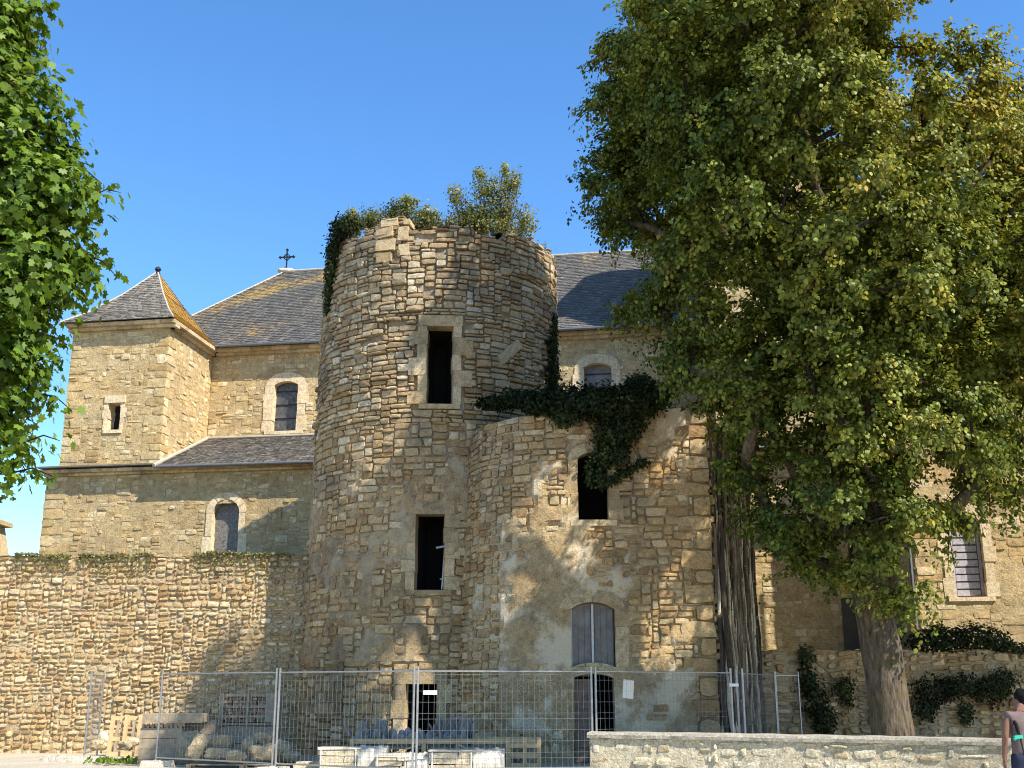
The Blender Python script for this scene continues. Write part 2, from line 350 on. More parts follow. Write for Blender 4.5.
def masonry(mb, P, u0, u1, z0, zt, rh=(.13, .25), sw=(.22, .6), prot=(.0, .05), gap=.02, bev=.02, holes=(), keep=(), split=.25,
            cover=None, res=.13, wav=.05, seed=0, rnd=.22, skip=0.0, stones=True, base=True):
    "mortar sheet with holes + individual irregular stones standing out of it; zt: top height, number or function of u"
    ztf = zt if callable(zt) else (lambda u: zt)
    cover = cover or (lambda u, z: -.025 + .02 * N(u * 1.7, z * 1.7, seed))
    zmax = max(ztf(u0 + (u1 - u0) * i / 40) for i in range(41))
    if base:
        def cuts(lo, hi, vals):
            n = max(1, int((hi - lo) / res)); xs = [lo + (hi - lo) * i / n for i in range(n + 1)]
            for q in vals:
                if lo < q < hi:
                    xs = [x for x in xs if abs(x - q) > res * .35 or x in (lo, hi)] + [q]
            return sorted(set(xs))
        us = cuts(u0, u1, [q for hl in holes for q in hl[:2]]); zs = cuts(z0, zmax, [q for hl in holes for q in hl[2:4]])
        k0 = len(mb.v)
        for z in zs:
            for u in us:
                t = ztf(u); mb.v.append(P(u, min(z, t), cover(u, min(z, t))))
        n = len(us)
        for j in range(len(zs) - 1):
            zc = (zs[j] + zs[j + 1]) / 2
            for i in range(n - 1):
                uc = (us[i] + us[i + 1]) / 2
                if zs[j] > max(ztf(us[i]), ztf(us[i + 1])): continue
                if any(h[0] < uc < h[1] and h[2] < zc < h[3] for h in holes): continue
                mb.f.append([k0 + j * n + i, k0 + j * n + i + 1, k0 + (j + 1) * n + i + 1, k0 + (j + 1) * n + i])
                mb.m.append(1); mb.r.append(.5 + .5 * N(uc * .6, zc * .6, seed)); mb.h.append(0)
    if not stones: return
    hm = (rh[0] + rh[1]) / 2; cz = rh[0] * .5; cu = sw[0] * .25
    nz, nu = int((zmax - z0) / cz) + 1, int((u1 - u0) / cu) + 1
    occ = np.zeros((nz + 1, nu + 1), bool); jnt = np.zeros((nz + 2, nu + 2), bool); blk = list(holes) + list(keep)
    def clash(a, b, c, d): return any(d > q[2] + .015 and c < q[3] - .015 and b > q[0] + .015 and a < q[1] - .015 for q in blk)
    for jz in range(nz):
        for iu in range(nu):
            a, b, c, d = u0 + iu * cu, u0 + (iu + 1) * cu, z0 + jz * cz, z0 + (jz + 1) * cz
            if clash(a, b, c, d) or c + cz * .5 > ztf((a + b) / 2): occ[jz, iu] = True
    occ[nz] = True; occ[:, nu] = True
    def warp(u, z):
        e = max(0, min(1.0, (u - u0) / .4, (u1 - u) / .4))
        return (min(u1, max(u0, u + wav * .6 * e * N(u * 1.1, z * 1.3, seed + 3) + .30 * sw[0] * e * N(u * 5.3, z * 6.1, seed + 8))), z + .18 * rh[0] * N(u * 6.1, z * 5.3, seed + 9) + wav * N(u * .8, z * .8, seed + 2) + wav * .5 * N(u * 2.6, z * 2.6, seed + 5))
    for jz in range(nz):
        hr = R(*rh)
        for iu in range(nu):
            if occ[jz, iu]: continue
            H = max(1, round((hr if rng.random() < .68 else R(*rh)) / cz)); W = max(3, round(R(*sw) * (.75 + .35 * hr / hm) / cu))
            w = 0
            while iu + w < nu and not occ[jz, iu + w]: w += 1
            if W < w:
                if w - W < 3: W = w if W + 3 > w and w < W * 1.6 else W
                while W < w and jz and (jnt[jz - 1, iu + W]): W += 1
                w = min(W, w)
            h = 1
            while h < H and not occ[jz + h, iu:iu + w].any(): h += 1
            if h < H and h * cz < rh[0] * .7 and rng.random() < .0: continue
            # do not leave a sliver above
            occ[jz:jz + h, iu:iu + w] = True; jnt[jz:jz + h, iu] = True; jnt[jz:jz + h, iu + w] = True
            a, b, c, d = u0 + iu * cu, min(u1, u0 + (iu + w) * cu), z0 + jz * cz, z0 + (jz + h) * cz
            if b - a < .05: continue
            if rng.random() < skip: continue
            pr = R(*prot)
            if rng.random() < .09: pr += (prot[1] - prot[0]) * .6
            stone_q(mb, P, [warp(a, c), warp(b, c), warp(b, d), warp(a, d)], pr, gap, bev, rnd)

def extr(mb, P, poly, d0, d1, r=None, mi=0):
    mb.prism([P(u, z, d0) for u, z in poly], [P(u, z, d1) for u, z in poly], mi, r)

def surround(mb, P, u0, u1, z0, z1, rise=0.0, w=.22, alt=.12, proud=.03, depth=.45, bh=.35, sill=.14, lintel=None, g=.006, vous=7):
    "dressed blocks round an opening; z1 is the springing of the arch (or underside of the lintel); rise = height of the arch"
    def J(): return R(-.016, .016)
    if sill: extr(mb, P, [(u0 - w * .8, z0 - sill), (u1 + w * .8, z0 - sill), (u1 + w * .8, z0), (u0 - w * .8, z0)], -depth, proud + .03)
    for s in (-1, 1):
        z = z0 + g; k = rng.randint(0, 1)
        while z < z1 - .02:
            h = min(bh * R(.75, 1.25), z1 - z)
            if z1 - z - h < .12: h = z1 - z
            ww = w + (alt if k % 2 else 0) + R(-.03, .03); k += 1
            e = (u0 if s < 0 else u1) + J(); o = e + s * ww
            a, b = min(e, o), max(e, o)
            extr(mb, P, [(a, z), (b, z), (b + J(), z + h - g), (a + J(), z + h - g)], -depth, proud + J()); z += h
    um = (u0 + u1) / 2; hw = (u1 - u0) / 2
    if rise <= 0:
        lh = lintel or .28
        extr(mb, P, [(u0 - w * 1.05, z1), (u1 + w * 1.05, z1), (u1 + w * 1.02, z1 + lh), (u0 - w * 1.05, z1 + lh)], -depth, proud + .03)
    else:
        rad = (hw * hw + rise * rise) / (2 * rise); zc = z1 + rise - rad; th = math.asin(min(1, hw / rad))
        if rise > hw: th = math.pi - th
        ro = rad + w
        for i in range(vous):
            a0 = -th + 2 * th * i / vous; a1 = -th + 2 * th * (i + 1) / vous; m = 3; gg = g / rad / 2
            aa = [a0 + gg + (a1 - a0 - 2 * gg) * q / m for q in range(m + 1)]
            poly = [(um + rad * math.sin(t), zc + rad * math.cos(t)) for t in aa] + [(um + ro * math.sin(t), zc + ro * math.cos(t)) for t in reversed(aa)]
            if i == 0: poly.append((um - hw - w, z1)) if th < 1.3 else None
            if i == vous - 1 and th < 1.3: poly.insert(m + 1, (um + hw + w, z1))
            extr(mb, P, poly, -depth, proud + J())
def arch_poly(u0, u1, z0, z1, rise, n=10):
    um = (u0 + u1) / 2; hw = (u1 - u0) / 2
    if rise <= 0: return [(u0, z0), (u1, z0), (u1, z1), (u0, z1)]
    rad = (hw * hw + rise * rise) / (2 * rise); zc = z1 + rise - rad; th = math.asin(min(1, hw / rad))
    return [(u0, z0), (u1, z0)] + [(um + rad * math.sin(t), zc + rad * math.cos(t)) for t in [th - 2 * th * i / n for i in range(n + 1)]]

def tiles(mb, A, B, C, D, rowh=.17, tw=.26, lich=None, lift=.03, r=None):
    "slates on the patch A (lower left) B (lower right) C (upper right) D (upper left)"
    A, B, C, D = map(Vector, (A, B, C, D)); H = ((D + C) / 2 - (A + B) / 2).length; nr = max(1, int(H / rowh))
    nrm = (B - A).cross((D + C) / 2 - A).normalized()
    mb.add([A, B, C, D], [[0, 1, 2, 3]], 0, .3)
    for i in range(nr):
        v0, v1 = i / nr, (i + 1.25) / nr; v1 = min(v1, 1)
        L0, R0, L1, R1 = A.lerp(D, v0), B.lerp(C, v0), A.lerp(D, v1), B.lerp(C, v1); W = (R0 - L0).length
        n = max(1, round(W / tw)); o = R(-.5, .5) / n
        e = [0] + [min(1, max(0, (k + R(-.12, .12)) / n + o)) for k in range(1, n)] + [1]
        for k in range(n):
            s0, s1 = e[k] + .012 / max(W, .1), e[k + 1] - .012 / max(W, .1)
            if s1 - s0 < .02 / max(W, .1): continue
            lf = lift + R(0, .014); dv = R(-.12, .12) * rowh
            q = [L0.lerp(R0, s0), L0.lerp(R0, s1), L1.lerp(R1, s1), L1.lerp(R1, s0)]
            up = (D - A).normalized()
            q0 = [q[0] + nrm * lf + up * dv, q[1] + nrm * (lf + R(-.006, .006)) + up * dv, q[2] + nrm * .006, q[3] + nrm * .006]
            h = lich((s0 + s1) / 2, v0) if lich else 0
            mb.add(q0 + [q[0] + up * dv, q[1] + up * dv], [[0, 1, 2, 3], [4, 5, 1, 0]], 0, r, h)

# ------------------------------------------------------------------ foliage
def leaf_mesh(name, mat, cen, nor, tan, size, hue, parent=None, loc=(0, 0, 0), shape='leaf', seed=1):
    base = np.array(ROOT[parent] if parent is not None else loc, dtype=float)
    n = len(cen); g = np.random.default_rng(seed)
    nor = nor / (np.linalg.norm(nor, axis=1, keepdims=True) + 1e-9)
    tan = tan - nor * np.sum(tan * nor, axis=1, keepdims=True); tan /= (np.linalg.norm(tan, axis=1, keepdims=True) + 1e-9)
    bit = np.cross(nor, tan)
    if shape == 'maple':
        ang = [-90, -62, -38, -5, 18, 42, 66, 90]
        rad = [.15, .55, .5, .84, .58, .92, .62, 1.0]
        out = [(r * math.cos(math.radians(a)), r * math.sin(math.radians(a))) for a, r in zip(ang, rad)]
        out += [(-x, y) for x, y in reversed(out[1:-1])]
        pr = [(x * .66, y * .62 + .4, -.16 * abs(x) - .12 * max(0, y)) for x, y in out]
    else:
        pr = [(0, 0, 0), (.42, .32, -.10), (.30, .72, -.12), (0, 1.05, -.06), (-.30, .72, -.12), (-.42, .32, -.10)]
    k = len(pr); q = np.array(pr)
    V = cen[:, None, :] + size[:, None, None] * (bit[:, None, :] * q[None, :, 0, None] + tan[:, None, :] * q[None, :, 1, None] + nor[:, None, :] * q[None, :, 2, None])
    V = (V - base).reshape(-1, 3)
    me = bpy.data.meshes.new(name); me.vertices.add(len(V)); me.vertices.foreach_set('co', V.ravel())
    idx = np.arange(n * k).reshape(n, k)
    if shape == 'maple':
        faces = idx; per = k; nf = n; rep = 1
    else:
        faces = np.stack([idx[:, [0, 1, 2, 3]], idx[:, [0, 3, 4, 5]]], 1).reshape(-1, 4); per = 4; nf = 2 * n; rep = 2
    me.loops.add(nf * per); me.loops.foreach_set('vertex_index', faces.ravel().astype(np.int32))
    me.polygons.add(nf); me.polygons.foreach_set('loop_start', np.arange(nf, dtype=np.int32) * per)
    me.materials.append(mat)
    for nm, data in (('rnd', g.random(n)), ('hue', np.clip(hue, 0, 1))):
        a = me.attributes.new(nm, 'FLOAT', 'FACE'); a.data.foreach_set('value', np.repeat(data, rep).astype(np.float32))
    me.update(calc_edges=True); me.validate()
    return link(name, me, parent, loc if parent is None else (0, 0, 0))

def foliage(name, mat, blobs, n, size, hue=(.2, .25), parent=None, loc=(0, 0, 0), seed=1, shell=.5, droop=.2, shape='leaf', up=.5, keep=None):
    "leaves spread through ellipsoids (x, y, z, rx, ry, rz), thicker towards their skins"
    g = np.random.default_rng(seed); b = np.array(blobs, float); w = (b[:, 3] * b[:, 4] * b[:, 5]) ** .7; w /= w.sum()
    i = g.choice(len(b), n, p=w); d = g.normal(size=(n, 3)); d /= np.linalg.norm(d, axis=1, keepdims=True)
    r = shell + (1.12 - shell) * g.random(n) ** .7
    lump = np.array([1 + .55 * N(*(d[k] * 2.4 + i[k] * 3.7)) + .25 * N(*(d[k] * 5 + i[k])) for k in range(n)]); r = r * lump * (1 + .35 * (g.random(n) ** 6))
    c = b[i, :3] + d * b[i, 3:] * r[:, None]
    nor = d + np.array([0, 0, up]) + g.normal(size=(n, 3)) * .5; t = g.normal(size=(n, 3)) + np.array([0, 0, -droop * 4])
    s = size * (.6 + .7 * g.random(n)); h = hue[0] + hue[1] * g.normal(size=n)
    if keep is not None:
        k = np.array([keep(*p) for p in c]); c, nor, t, s, h = c[k], nor[k], t[k], s[k], h[k]
    return leaf_mesh(name, mat, c, nor, t, s, h, parent, loc, shape, seed)

def grow_tree(root, trunk, trad, blobs, nclump, dmin, twigs, lpt, size, leafm, barkm, huef, seed=3, shape='leaf', droop=.35, tlen=(.45, 1.0), leafspread=.07, start=2, limbs=(), gaps=(), outside=None):
    "trunk polyline > limbs to leaf clumps spread through the blobs > twigs > leaves"
    g = np.random.default_rng(seed); b = np.array(blobs, float); w = b[:, 3] ** 2.2; w /= w.sum(); cl = []; bi = []; tries = 0
    sv = np.array(SUN)
    while len(cl) < nclump and tries < nclump * 60:
        tries += 1; i = g.choice(len(b), p=w); d = g.normal(size=3); d /= np.linalg.norm(d); r = b[i, 3] * (.35 + .65 * g.random() ** .55)
        p = b[i, :3] + d * r * np.array([1, 1, .92])
        if outside and outside(p): continue
        deep = int(np.sum(np.linalg.norm(b[:, :3] - p, axis=1) < .72 * b[:, 3]))      # leaves sit towards the light, the inside of a crown is open
        if g.random() < min(.90, .30 * deep): continue
        if any((p - q0 - sv * np.dot(p - q0, sv)) @ (p - q0 - sv * np.dot(p - q0, sv)) < rg * rg for q0, rg in gaps): continue
        if cl and np.min(np.sum((np.array(cl) - p) ** 2, 1)) < dmin * dmin: continue
        cl.append(p); bi.append(i)
    cl = np.array(cl); bi = np.array(bi); top = np.array(trunk[-1])
    nodes = [np.array(p, float) for p in trunk]; par = [-1] + list(range(len(trunk) - 1)); tips = []
    nl = []
    for pts, rr in limbs:
        A = np.array(nodes[:len(trunk)]); last = int(np.argmin(np.linalg.norm(A - np.array(pts[0]), axis=1)))
        for p_, r_ in zip(pts[1:], rr[1:]): nodes.append(np.array(p_, float)); par.append(last); last = len(nodes) - 1; nl.append((last, r_))
    for ci in np.argsort(np.linalg.norm(cl - np.array(trunk[start]), axis=1)):
        p = cl[ci]; A = np.array(nodes); dv = p - A; dist = np.linalg.norm(dv, axis=1) + np.where(A[:, 2] > p[2], 2.6 * (A[:, 2] - p[2]), 0)
        dist[:start] += 100
        j = int(np.argmin(dist)); q = A[j]; L = np.linalg.norm(p - q); ns = max(1, int(L / .55)); last = j
        sag = g.normal(size=3) * .07 * L
        for s in range(1, ns + 1):
            t = s / ns; x = q + (p - q) * t + (sag + np.array([0, 0, -.10 * L])) * math.sin(math.pi * t)
            nodes.append(x); par.append(last); last = len(nodes) - 1
        tips.append((last, ci))
    load = np.zeros(len(nodes))
    for t, _ in tips: load[t] += 1
    for i in range(len(nodes) - 1, 0, -1): load[par[i]] += load[i]
    nt = len(trunk); mx = load[nt - 1:].max() if len(load) > nt else 1
    rad = .016 + .15 * trad[-1] / .2 * (load / mx) ** .5; 
    for i in range(nt): rad[i] = trad[i]
    for i, r_ in nl: rad[i] = max(rad[i], r_)
    trunk_o = MB(); trunk_o.tube(trunk, trad, 18); limb_o = MB()
    kids = {}
    for i in range(nt, len(nodes)): kids.setdefault(par[i], []).append(i)
    for i in range(nt, len(nodes)):           # chains
        p = par[i]
        if p >= nt and kids[p][0] == i: continue
        ch = [p, i]
        while ch[-1] in kids: ch.append(kids[ch[-1]][0])
        rr = [min(rad[ch[1]] * 1.15, rad[p])] + [rad[c] for c in ch[1:]]
        (trunk_o if rr[0] > .11 else limb_o).tube([nodes[c] for c in ch], rr, 6 if rr[0] < .08 else 10)
    C, Nn, T, S, H = [], [], [], [], []
    for ci in range(len(cl)):
        p = cl[ci]; o = p - b[bi[ci], :3]; o = o / (np.linalg.norm(o) + 1e-6); hb = huef(p)
        for k in range(twigs):
            d = g.normal(size=3) + o * .8; d[2] = d[2] * .6 + .1; d /= np.linalg.norm(d); L = g.uniform(*tlen)
            st = p + g.normal(size=3) * .12; en = st + d * L; ht = hb + g.normal() * .10
            if k % 3 == 0: limb_o.tube([st, st + d * L * .55 + np.array([0, 0, .02]), en + np.array([0, 0, -droop * L * L])], [.012, .009, .004], 4, caps=False)
            for m in range(lpt):
                t = g.random() ** .7; x = st + d * L * t + np.array([0, 0, -droop * (L * t) ** 2]) + g.normal(size=3) * leafspread
                C.append(x); q_ = x - p; Nn.append(np.array([0, 0, .45]) + o * .45 + q_ / (np.linalg.norm(q_) + .15) * .6 + g.normal(size=3) * .45); T.append(d * .6 + np.array([0, 0, -.7]) + g.normal(size=3) * .5)
                S.append(size * g.uniform(.6, 1.25)); H.append(ht + g.normal() * .09)
    crown = leaf_mesh('crown', leafm, np.array(C), np.array(Nn), np.array(T), np.array(S), np.array(H), root, shape=shape, seed=seed)
    tr = trunk_o.build('trunk', barkm, root, smooth=True); limb_o.build('limbs', M['shaded_limb_bark'], root, smooth=True)
    return crown, tr

# ================================================================== THE SETTING
g_ = MB(); nx_ = 60
def gz(x, y): return 0.0 if abs(x) > 30 or y > 40 or y < 0 else .03 * N(x * .5, y * .5)
xs = [-3000, -400, -100, -40] + [-30 + i for i in range(61)] + [40, 100, 400, 3000]
ys = [-300, -60, -20] + [-6 + i for i in range(38)] + [60, 150, 600, 4000]
k0 = [Vector((x, y, gz(x, y))) for y in ys for x in xs]
g_.add(k0, [[j * len(xs) + i, j * len(xs) + i + 1, (j + 1) * len(xs) + i + 1, (j + 1) * len(xs) + i] for j in range(len(ys) - 1) for i in range(len(xs) - 1)], 0, .5)
tag(g_.build('ground', M['gravel']), kind='structure')
t_ = MB()
t_.add([(-60, 31.6, 4.6), (-2, 31.6, 4.6), (-2, 75, 4.6), (-60, 75, 4.6)], [[0, 1, 2, 3]])
t_.add([(-2, 30.7, 2.45), (40, 30.7, 2.45), (40, 75, 2.45), (-2, 75, 2.45)], [[0, 1, 2, 3]])
t_.add([(-2, 30.7, 2.45), (-2, 75, 2.45), (-2, 75, 4.6), (-2, 31.2, 4.6)], [[0, 1, 2, 3]])
tag(t_.build('terrace', M['terrace']), kind='structure')

# ------------------------------------------------------------------ round ruined tower
TC = Vector((-2.13, 32.0)); TR0 = 3.66
def TP(u, z, d=0.0):
    th = u / TR0; r = TR0 - .0165 * z + d
    return Vector((TC.x + r * math.sin(th), TC.y - r * math.cos(th), z))
def tower_uv(px, py):
    d = ray(px, py); rr = 3.55
    for _ in range(6):
        a = d.x ** 2 + d.y ** 2; b = -2 * (d.x * TC.x + d.y * TC.y); c = TC.length_squared - rr * rr
        q = max(0, b * b - 4 * a * c); k = (-b - math.sqrt(q)) / (2 * a); p = Vector((0, 0, EYE)) + d * k; rr = TR0 - .0165 * p.z
    return TR0 * math.atan2(p.x - TC.x, TC.y - p.y), p.z
tower = thing('round_tower', (TC.x, TC.y, 0), 'tall round ruined tower of rough stone with three dark openings and shrubs on top', 'tower')
def toph(u):
    th = u / TR0; z = 13.85 + .16 * N(u * 1.1, 3.3) + .10 * math.floor(2.5 * N(u * 2.3, 9.1))
    if -.62 < th < -.22: z += .28
    if th > .6: z += .12
    return z
def rect_uv(f, x0, x1, y0, y1):
    a = f(x0, (y0 + y1) / 2)[0]; b = f(x1, (y0 + y1) / 2)[0]; xm = (x0 + x1) / 2
    return a, b, f(xm, y1)[1], f(xm, y0)[1]
T1 = rect_uv(tower_uv, 427, 453, 326, 404); T2 = rect_uv(tower_uv, 415, 444, 514, 590); T3 = rect_uv(tower_uv, 404, 436, 684, 768); T3 = (T3[0], T3[1], 0.0, T3[3])
tm = MB(); keep = [(t[0] - .3, t[1] + .3, t[2] - .12, t[3] + .3) for t in (T1, T2, T3)]
def tcover(u, z):
    d = -.05 + .02 * N(u * 1.6, z * 1.6, 4)
    p = .8 * FBM(u * .4 + 3, z * .4, 2) + .75 * FBM(u * 2.2, z * 2.2, 6) + (.20 if 2.2 < z < 7.5 else -.45) + (.06 if u < 0 else -.12)
    return d + .09 * max(0, min(1, (p - .12) * 4)) + .014 * N(u * 5, z * 5)
US, UE = -TR0 * math.pi, TR0 * math.pi
masonry(tm, TP, US, UE, -.2, 8.3, rh=(.14, .30), sw=(.22, .62), prot=(-.005, .045), holes=(T2, T3), keep=keep, cover=tcover, seed=5, stones=False)
masonry(tm, TP, US, UE, 8.3, toph, prot=(0, .08), holes=(T1,), keep=keep, cover=lambda u, z: -.085 + .03 * N(u * 1.6, z * 1.6, 4), seed=5, stones=False)
masonry(tm, TP, -7.2, 7.2, -.2, 8.3, rh=(.12, .28), sw=(.19, .56), prot=(-.015, .035), gap=.016, rnd=.22, wav=.035, bev=.010, holes=(T2, T3), keep=keep, seed=5, base=False)
masonry(tm, TP, -7.2, 7.2, 8.3, toph, rh=(.09, .22), sw=(.17, .58), prot=(-.022, .055), gap=.012, rnd=.26, skip=.025, holes=(T1,), keep=keep, seed=6, base=False, wav=.032, bev=.012)
tw = tm.build('wall', [M['tower'], M['tower_mortar']], tower)
cp = MB(); nn = 40
cp.add([TP(US + (UE - US) * i / nn, 13.35, .02) for i in range(nn)] + [Vector((TC.x, TC.y, 13.7))], [[i, (i + 1) % nn, nn] for i in range(nn)])
for i in range(nn):   # inner face of the ruined parapet
    a, b = US + (UE - US) * i / nn, US + (UE - US) * (i + 1) / nn
    cp.add([TP(a, 13.3, -.7), TP(b, 13.3, -.7), TP(b, toph(b), -.7), TP(a, toph(a), -.7)], [[0, 1, 2, 3]])
    cp.add([TP(a, toph(a), -.02), TP(b, toph(b), -.02), TP(b, toph(b) + .02, -.7), TP(a, toph(a) + .02, -.7)], [[0, 1, 2, 3]])
cp.build('wall_head', [M['tower_mortar']], tower)
for t, al, lt in ((T1, .28, .30), (T2, .14, .34), (T3, .12, .36)):
    s = MB(); surround(s, TP, *t, 0, w=.24, alt=al, proud=.04, depth=.40, bh=.40, sill=.13 if t is not T3 else 0, lintel=lt)
    s.build('window_surround' if t is not T3 else 'door_surround', M['ashlar'], tower)
def shade_box(P, t, parent):  # near-black box added behind an opening, its unlit inside put into the colour
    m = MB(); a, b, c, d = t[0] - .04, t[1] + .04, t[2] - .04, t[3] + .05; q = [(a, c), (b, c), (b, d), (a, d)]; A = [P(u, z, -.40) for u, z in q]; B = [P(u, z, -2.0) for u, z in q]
    m.add(A + B, [[0, 1, 5, 4], [1, 2, 6, 5], [2, 3, 7, 6], [3, 0, 4, 7], [4, 5, 6, 7]]); m.build('painted_shade_box', M['dark'], parent)
for t in (T1, T2, T3): shade_box(TP, t, tower)
s = MB()   # big pale dressed blocks standing at the broken top
for (a, b, y0, y1) in ((377, 392, 252, 263), (376, 397, 239, 251), (377, 394, 228, 238), (399, 411, 243, 256), (399, 409, 227, 241), (380, 400, 219, 227), (403, 411, 219, 226)):
    q = rect_uv(tower_uv, a, b, y0, y1); q = (q[0] + .03, q[1] - .03, q[2] + .01, q[3] - .03); j = [(R(-.04, .04), R(-.025, .025)) for _ in range(4)]
    extr(s, TP, [(q[0] + j[0][0], q[2] + j[0][1]), (q[1] + j[1][0], q[2] + j[1][1]), (q[1] + j[2][0], q[3] + j[2][1]), (q[0] + j[3][0], q[3] + j[3][1])], -.4, .05 + R(0, .04))
s.build('dressed_blocks', M['ashlar'], tower)
s = MB(); a = Vector(TP(*tower_uv(499, 361), .03)); b = Vector(TP(*tower_uv(518, 344), .03)); s.bar(a, b, .18, .26); s.build('stone_spout', M['tower'], tower)
s = MB(); a = Vector(TP(*tower_uv(442, 589), -.1)); b = Vector(TP(*tower_uv(445, 549), -.1)); s.tube([a, b], .022); s.tube([TP(*tower_uv(436, 548), .03), TP(*tower_uv(447, 546), .03)], .03); s.tube([TP(*tower_uv(440, 579), -.1), TP(*tower_uv(446, 577), -.1)], .02)
s.build('prop', M['galv'], tower)

# ------------------------------------------------------------------ annex: rounded corner, then a flat front, then the receding end
AX0, AX1, AY, AR, AXE = -1.47, 1.15, 26.5, 2.62, 4.70
L1 = 1.6; L2 = L1 + AR * math.pi / 2; L3 = L2 + (AXE - AX1)
def AP(u, z, d=0.0):
    if u < L1: x, y, nx, ny, bt = AX0, AY + AR + (L1 - u), -1, 0, 1
    elif u < L2:
        t = (u - L1) / AR; nx, ny = -math.cos(t), -math.sin(t); x, y, bt = AX1 + AR * nx, AY + AR + AR * ny, math.cos(t)
    else: x, y, nx, ny, bt = AX1 + (u - L2), AY, 0, -1, 0
    d -= .045 * z * bt
    return Vector((x + nx * d, y + ny * d, z))
def annex_uv(px, py):
    p = at(px, py, AY); return L2 + p.x - AX1, p.z
annex = thing('stone_annex', (1.6, 28, 0), 'broad stone building with a rounded corner, patchy render and shuttered window beside the round tower', 'building')
A1 = rect_uv(annex_uv, 578, 608, 458, 520); A2 = rect_uv(annex_uv, 571, 615, 609, 667); A3 = rect_uv(annex_uv, 574, 615, 678, 768); A3 = (A3[0], A3[1], 0.0, A3[3])
ATOP = 8.15
atop = lambda u: ATOP + .12 * N(u * .9, 1.7) - (.1 if u < L2 else 0)
hl = [(A1[0], A1[1], A1[2], A1[3] + .14), (A2[0], A2[1], A2[2], A2[3] + .16), (A3[0], A3[1], A3[2], A3[3] + .10)]
kp = [(A1[0] - .26, A1[1] + .24, A1[2] - .14, A1[3] + .42), (A2[0] - .34, A2[1] + .34, A2[2] - .1, A2[3] + .5), (A3[0] - .24, A3[1] + .24, 0, A3[3] + .15)]
def acover(u, z):
    d = -.045 + .015 * N(u * 1.7, z * 1.7, 8)
    p = FBM(u * .30 + 11, z * .36, 5) + .55 * FBM(u * 2.0, z * 2.0, 15) + .12
    if u > L2 - 1.2: p += .22
    if u > L2 + .8 and 4.9 < z + .12 * (u - L2) - .2 < 6.1: p -= .9
    if u < L2 - 1.6: p -= .35
    if u > L3 - .5: p -= .8
    return d + .092 * max(0, min(1, (p - .1) * 4)) + .012 * N(u * 4, z * 4) + .006 * N(u * 11, z * 11)
am = MB()
masonry(am, AP, 0, L3, -.2, atop, holes=hl, keep=kp, cover=acover, seed=21, stones=False, res=.11)
masonry(am, AP, 1.2, L3 - .42, -.2, atop, rh=(.10, .25), sw=(.16, .5), prot=(-.015, .032), gap=.016, rnd=.22, wav=.035, bev=.010, holes=hl, keep=kp, seed=21, base=False)
z = -.1; k = 0
while z < ATOP - .1:      # long quoins up the right-hand corner
    h = R(.28, .5); w = .42 + (.34 if k % 2 else .0) + R(-.05, .08); stone(am, AP, L3 - w, L3 + .01, z, z, min(z + h, ATOP), min(z + h, ATOP), R(.03, .05), .015, .015); z += h; k += 1
EA = -math.atan2(3.0, 1.38); EP = line_path((AXE, AY), EA)
masonry(am, EP, 0, 3.5, -.2, 8.0, rh=(.14, .32), sw=(.12, .30), prot=(-.03, .12), gap=.04, cover=lambda u, z: -.05 + .10 * N(u * 1.3, z * .5, 3) + .04 * N(u * 4, z * 1.3), seed=31, res=.1)
aw = am.build('wall', [M['tower'], M['annex_mortar']], annex)
s = MB(); top = [AP(u, 7.9, -.02) for u in np.linspace(.2, L3, 24)] + [Vector(EP(3.5, 7.9)), Vector((-1.0, 30.5, 7.9))]; s.add(top, [list(range(len(top)))])
s.add([EP(3.5, 0), Vector((-1.4, 30.6, 0)), Vector((-1.4, 30.6, 7.9)), EP(3.5, 7.9)], [[0, 1, 2, 3]])
s.build('wall_head', M['tower_mortar'], annex)
s = MB(); surround(s, AP, A1[0], A1[1], A1[2], A1[3], rise=.14, w=.24, alt=.10, proud=.03, depth=.40, bh=.55, vous=3); s.build('window_surround', M['ashlar'], annex); shade_box(AP, (A1[0], A1[1], A1[2], A1[3] + .12), annex); shade_box(AP, (A3[0] + .45, A3[1], 0, A3[3] + .08), annex)
s = MB(); surround(s, AP, A2[0], A2[1], A2[2], A2[3], rise=.16, w=.28, alt=.16, proud=.035, depth=.5, bh=.75, vous=2, sill=.10); w2s = s
um = (A2[0] + A2[1]) / 2
s2 = MB(); poly = arch_poly(A2[0] + .01, A2[1] - .01, A2[2], A2[3], .15)
extr(s2, AP, [(u, z) for u, z in poly], -.20, -.24)
for a, b in ((A2[0] + .03, um - .04), (um + .05, A2[1] - .03)):
    for q in range(3): 
        c0, c1 = a + (b - a) * q / 3 + .004, a + (b - a) * (q + 1) / 3 - .004
        extr(s2, AP, [(c0, A2[2] + .02), (c1, A2[2] + .02), (c1, A2[3] + .02), (c0, A2[3] + .02)], -.19, -.175)
extr(s2, AP, [(um + .06, A2[2] + .34), (A2[1] - .03, A2[2] + .34), (A2[1] - .03, A2[2] + .37), (um + .06, A2[2] + .37)], -.175, -.15)
sh = s2.build('shutters', M['shutter'], annex)
s = MB(); extr(s, AP, [(um - .025, A2[2]), (um + .025, A2[2]), (um + .025, A2[3] + .12), (um - .025, A2[3] + .12)], -.17, -.10); extr(s, AP, [(A2[0], A2[2]), (A2[0] + .035, A2[2]), (A2[0] + .035, A2[3]), (A2[0], A2[3])], -.17, -.13); s.build('stile', M['white_wood'], sh)
w2s.build('window_surround', M['ashlar'], annex)
s = MB(); surround(s, AP, A3[0], A3[1], A3[2], A3[3], rise=.10, w=.24, alt=.08, proud=.03, depth=.55, bh=.7, vous=3, sill=0); s.build('door_surround', M['ashlar'], annex)
s = MB()
h0, h1 = A3[0] + .03, A3[0] + .43
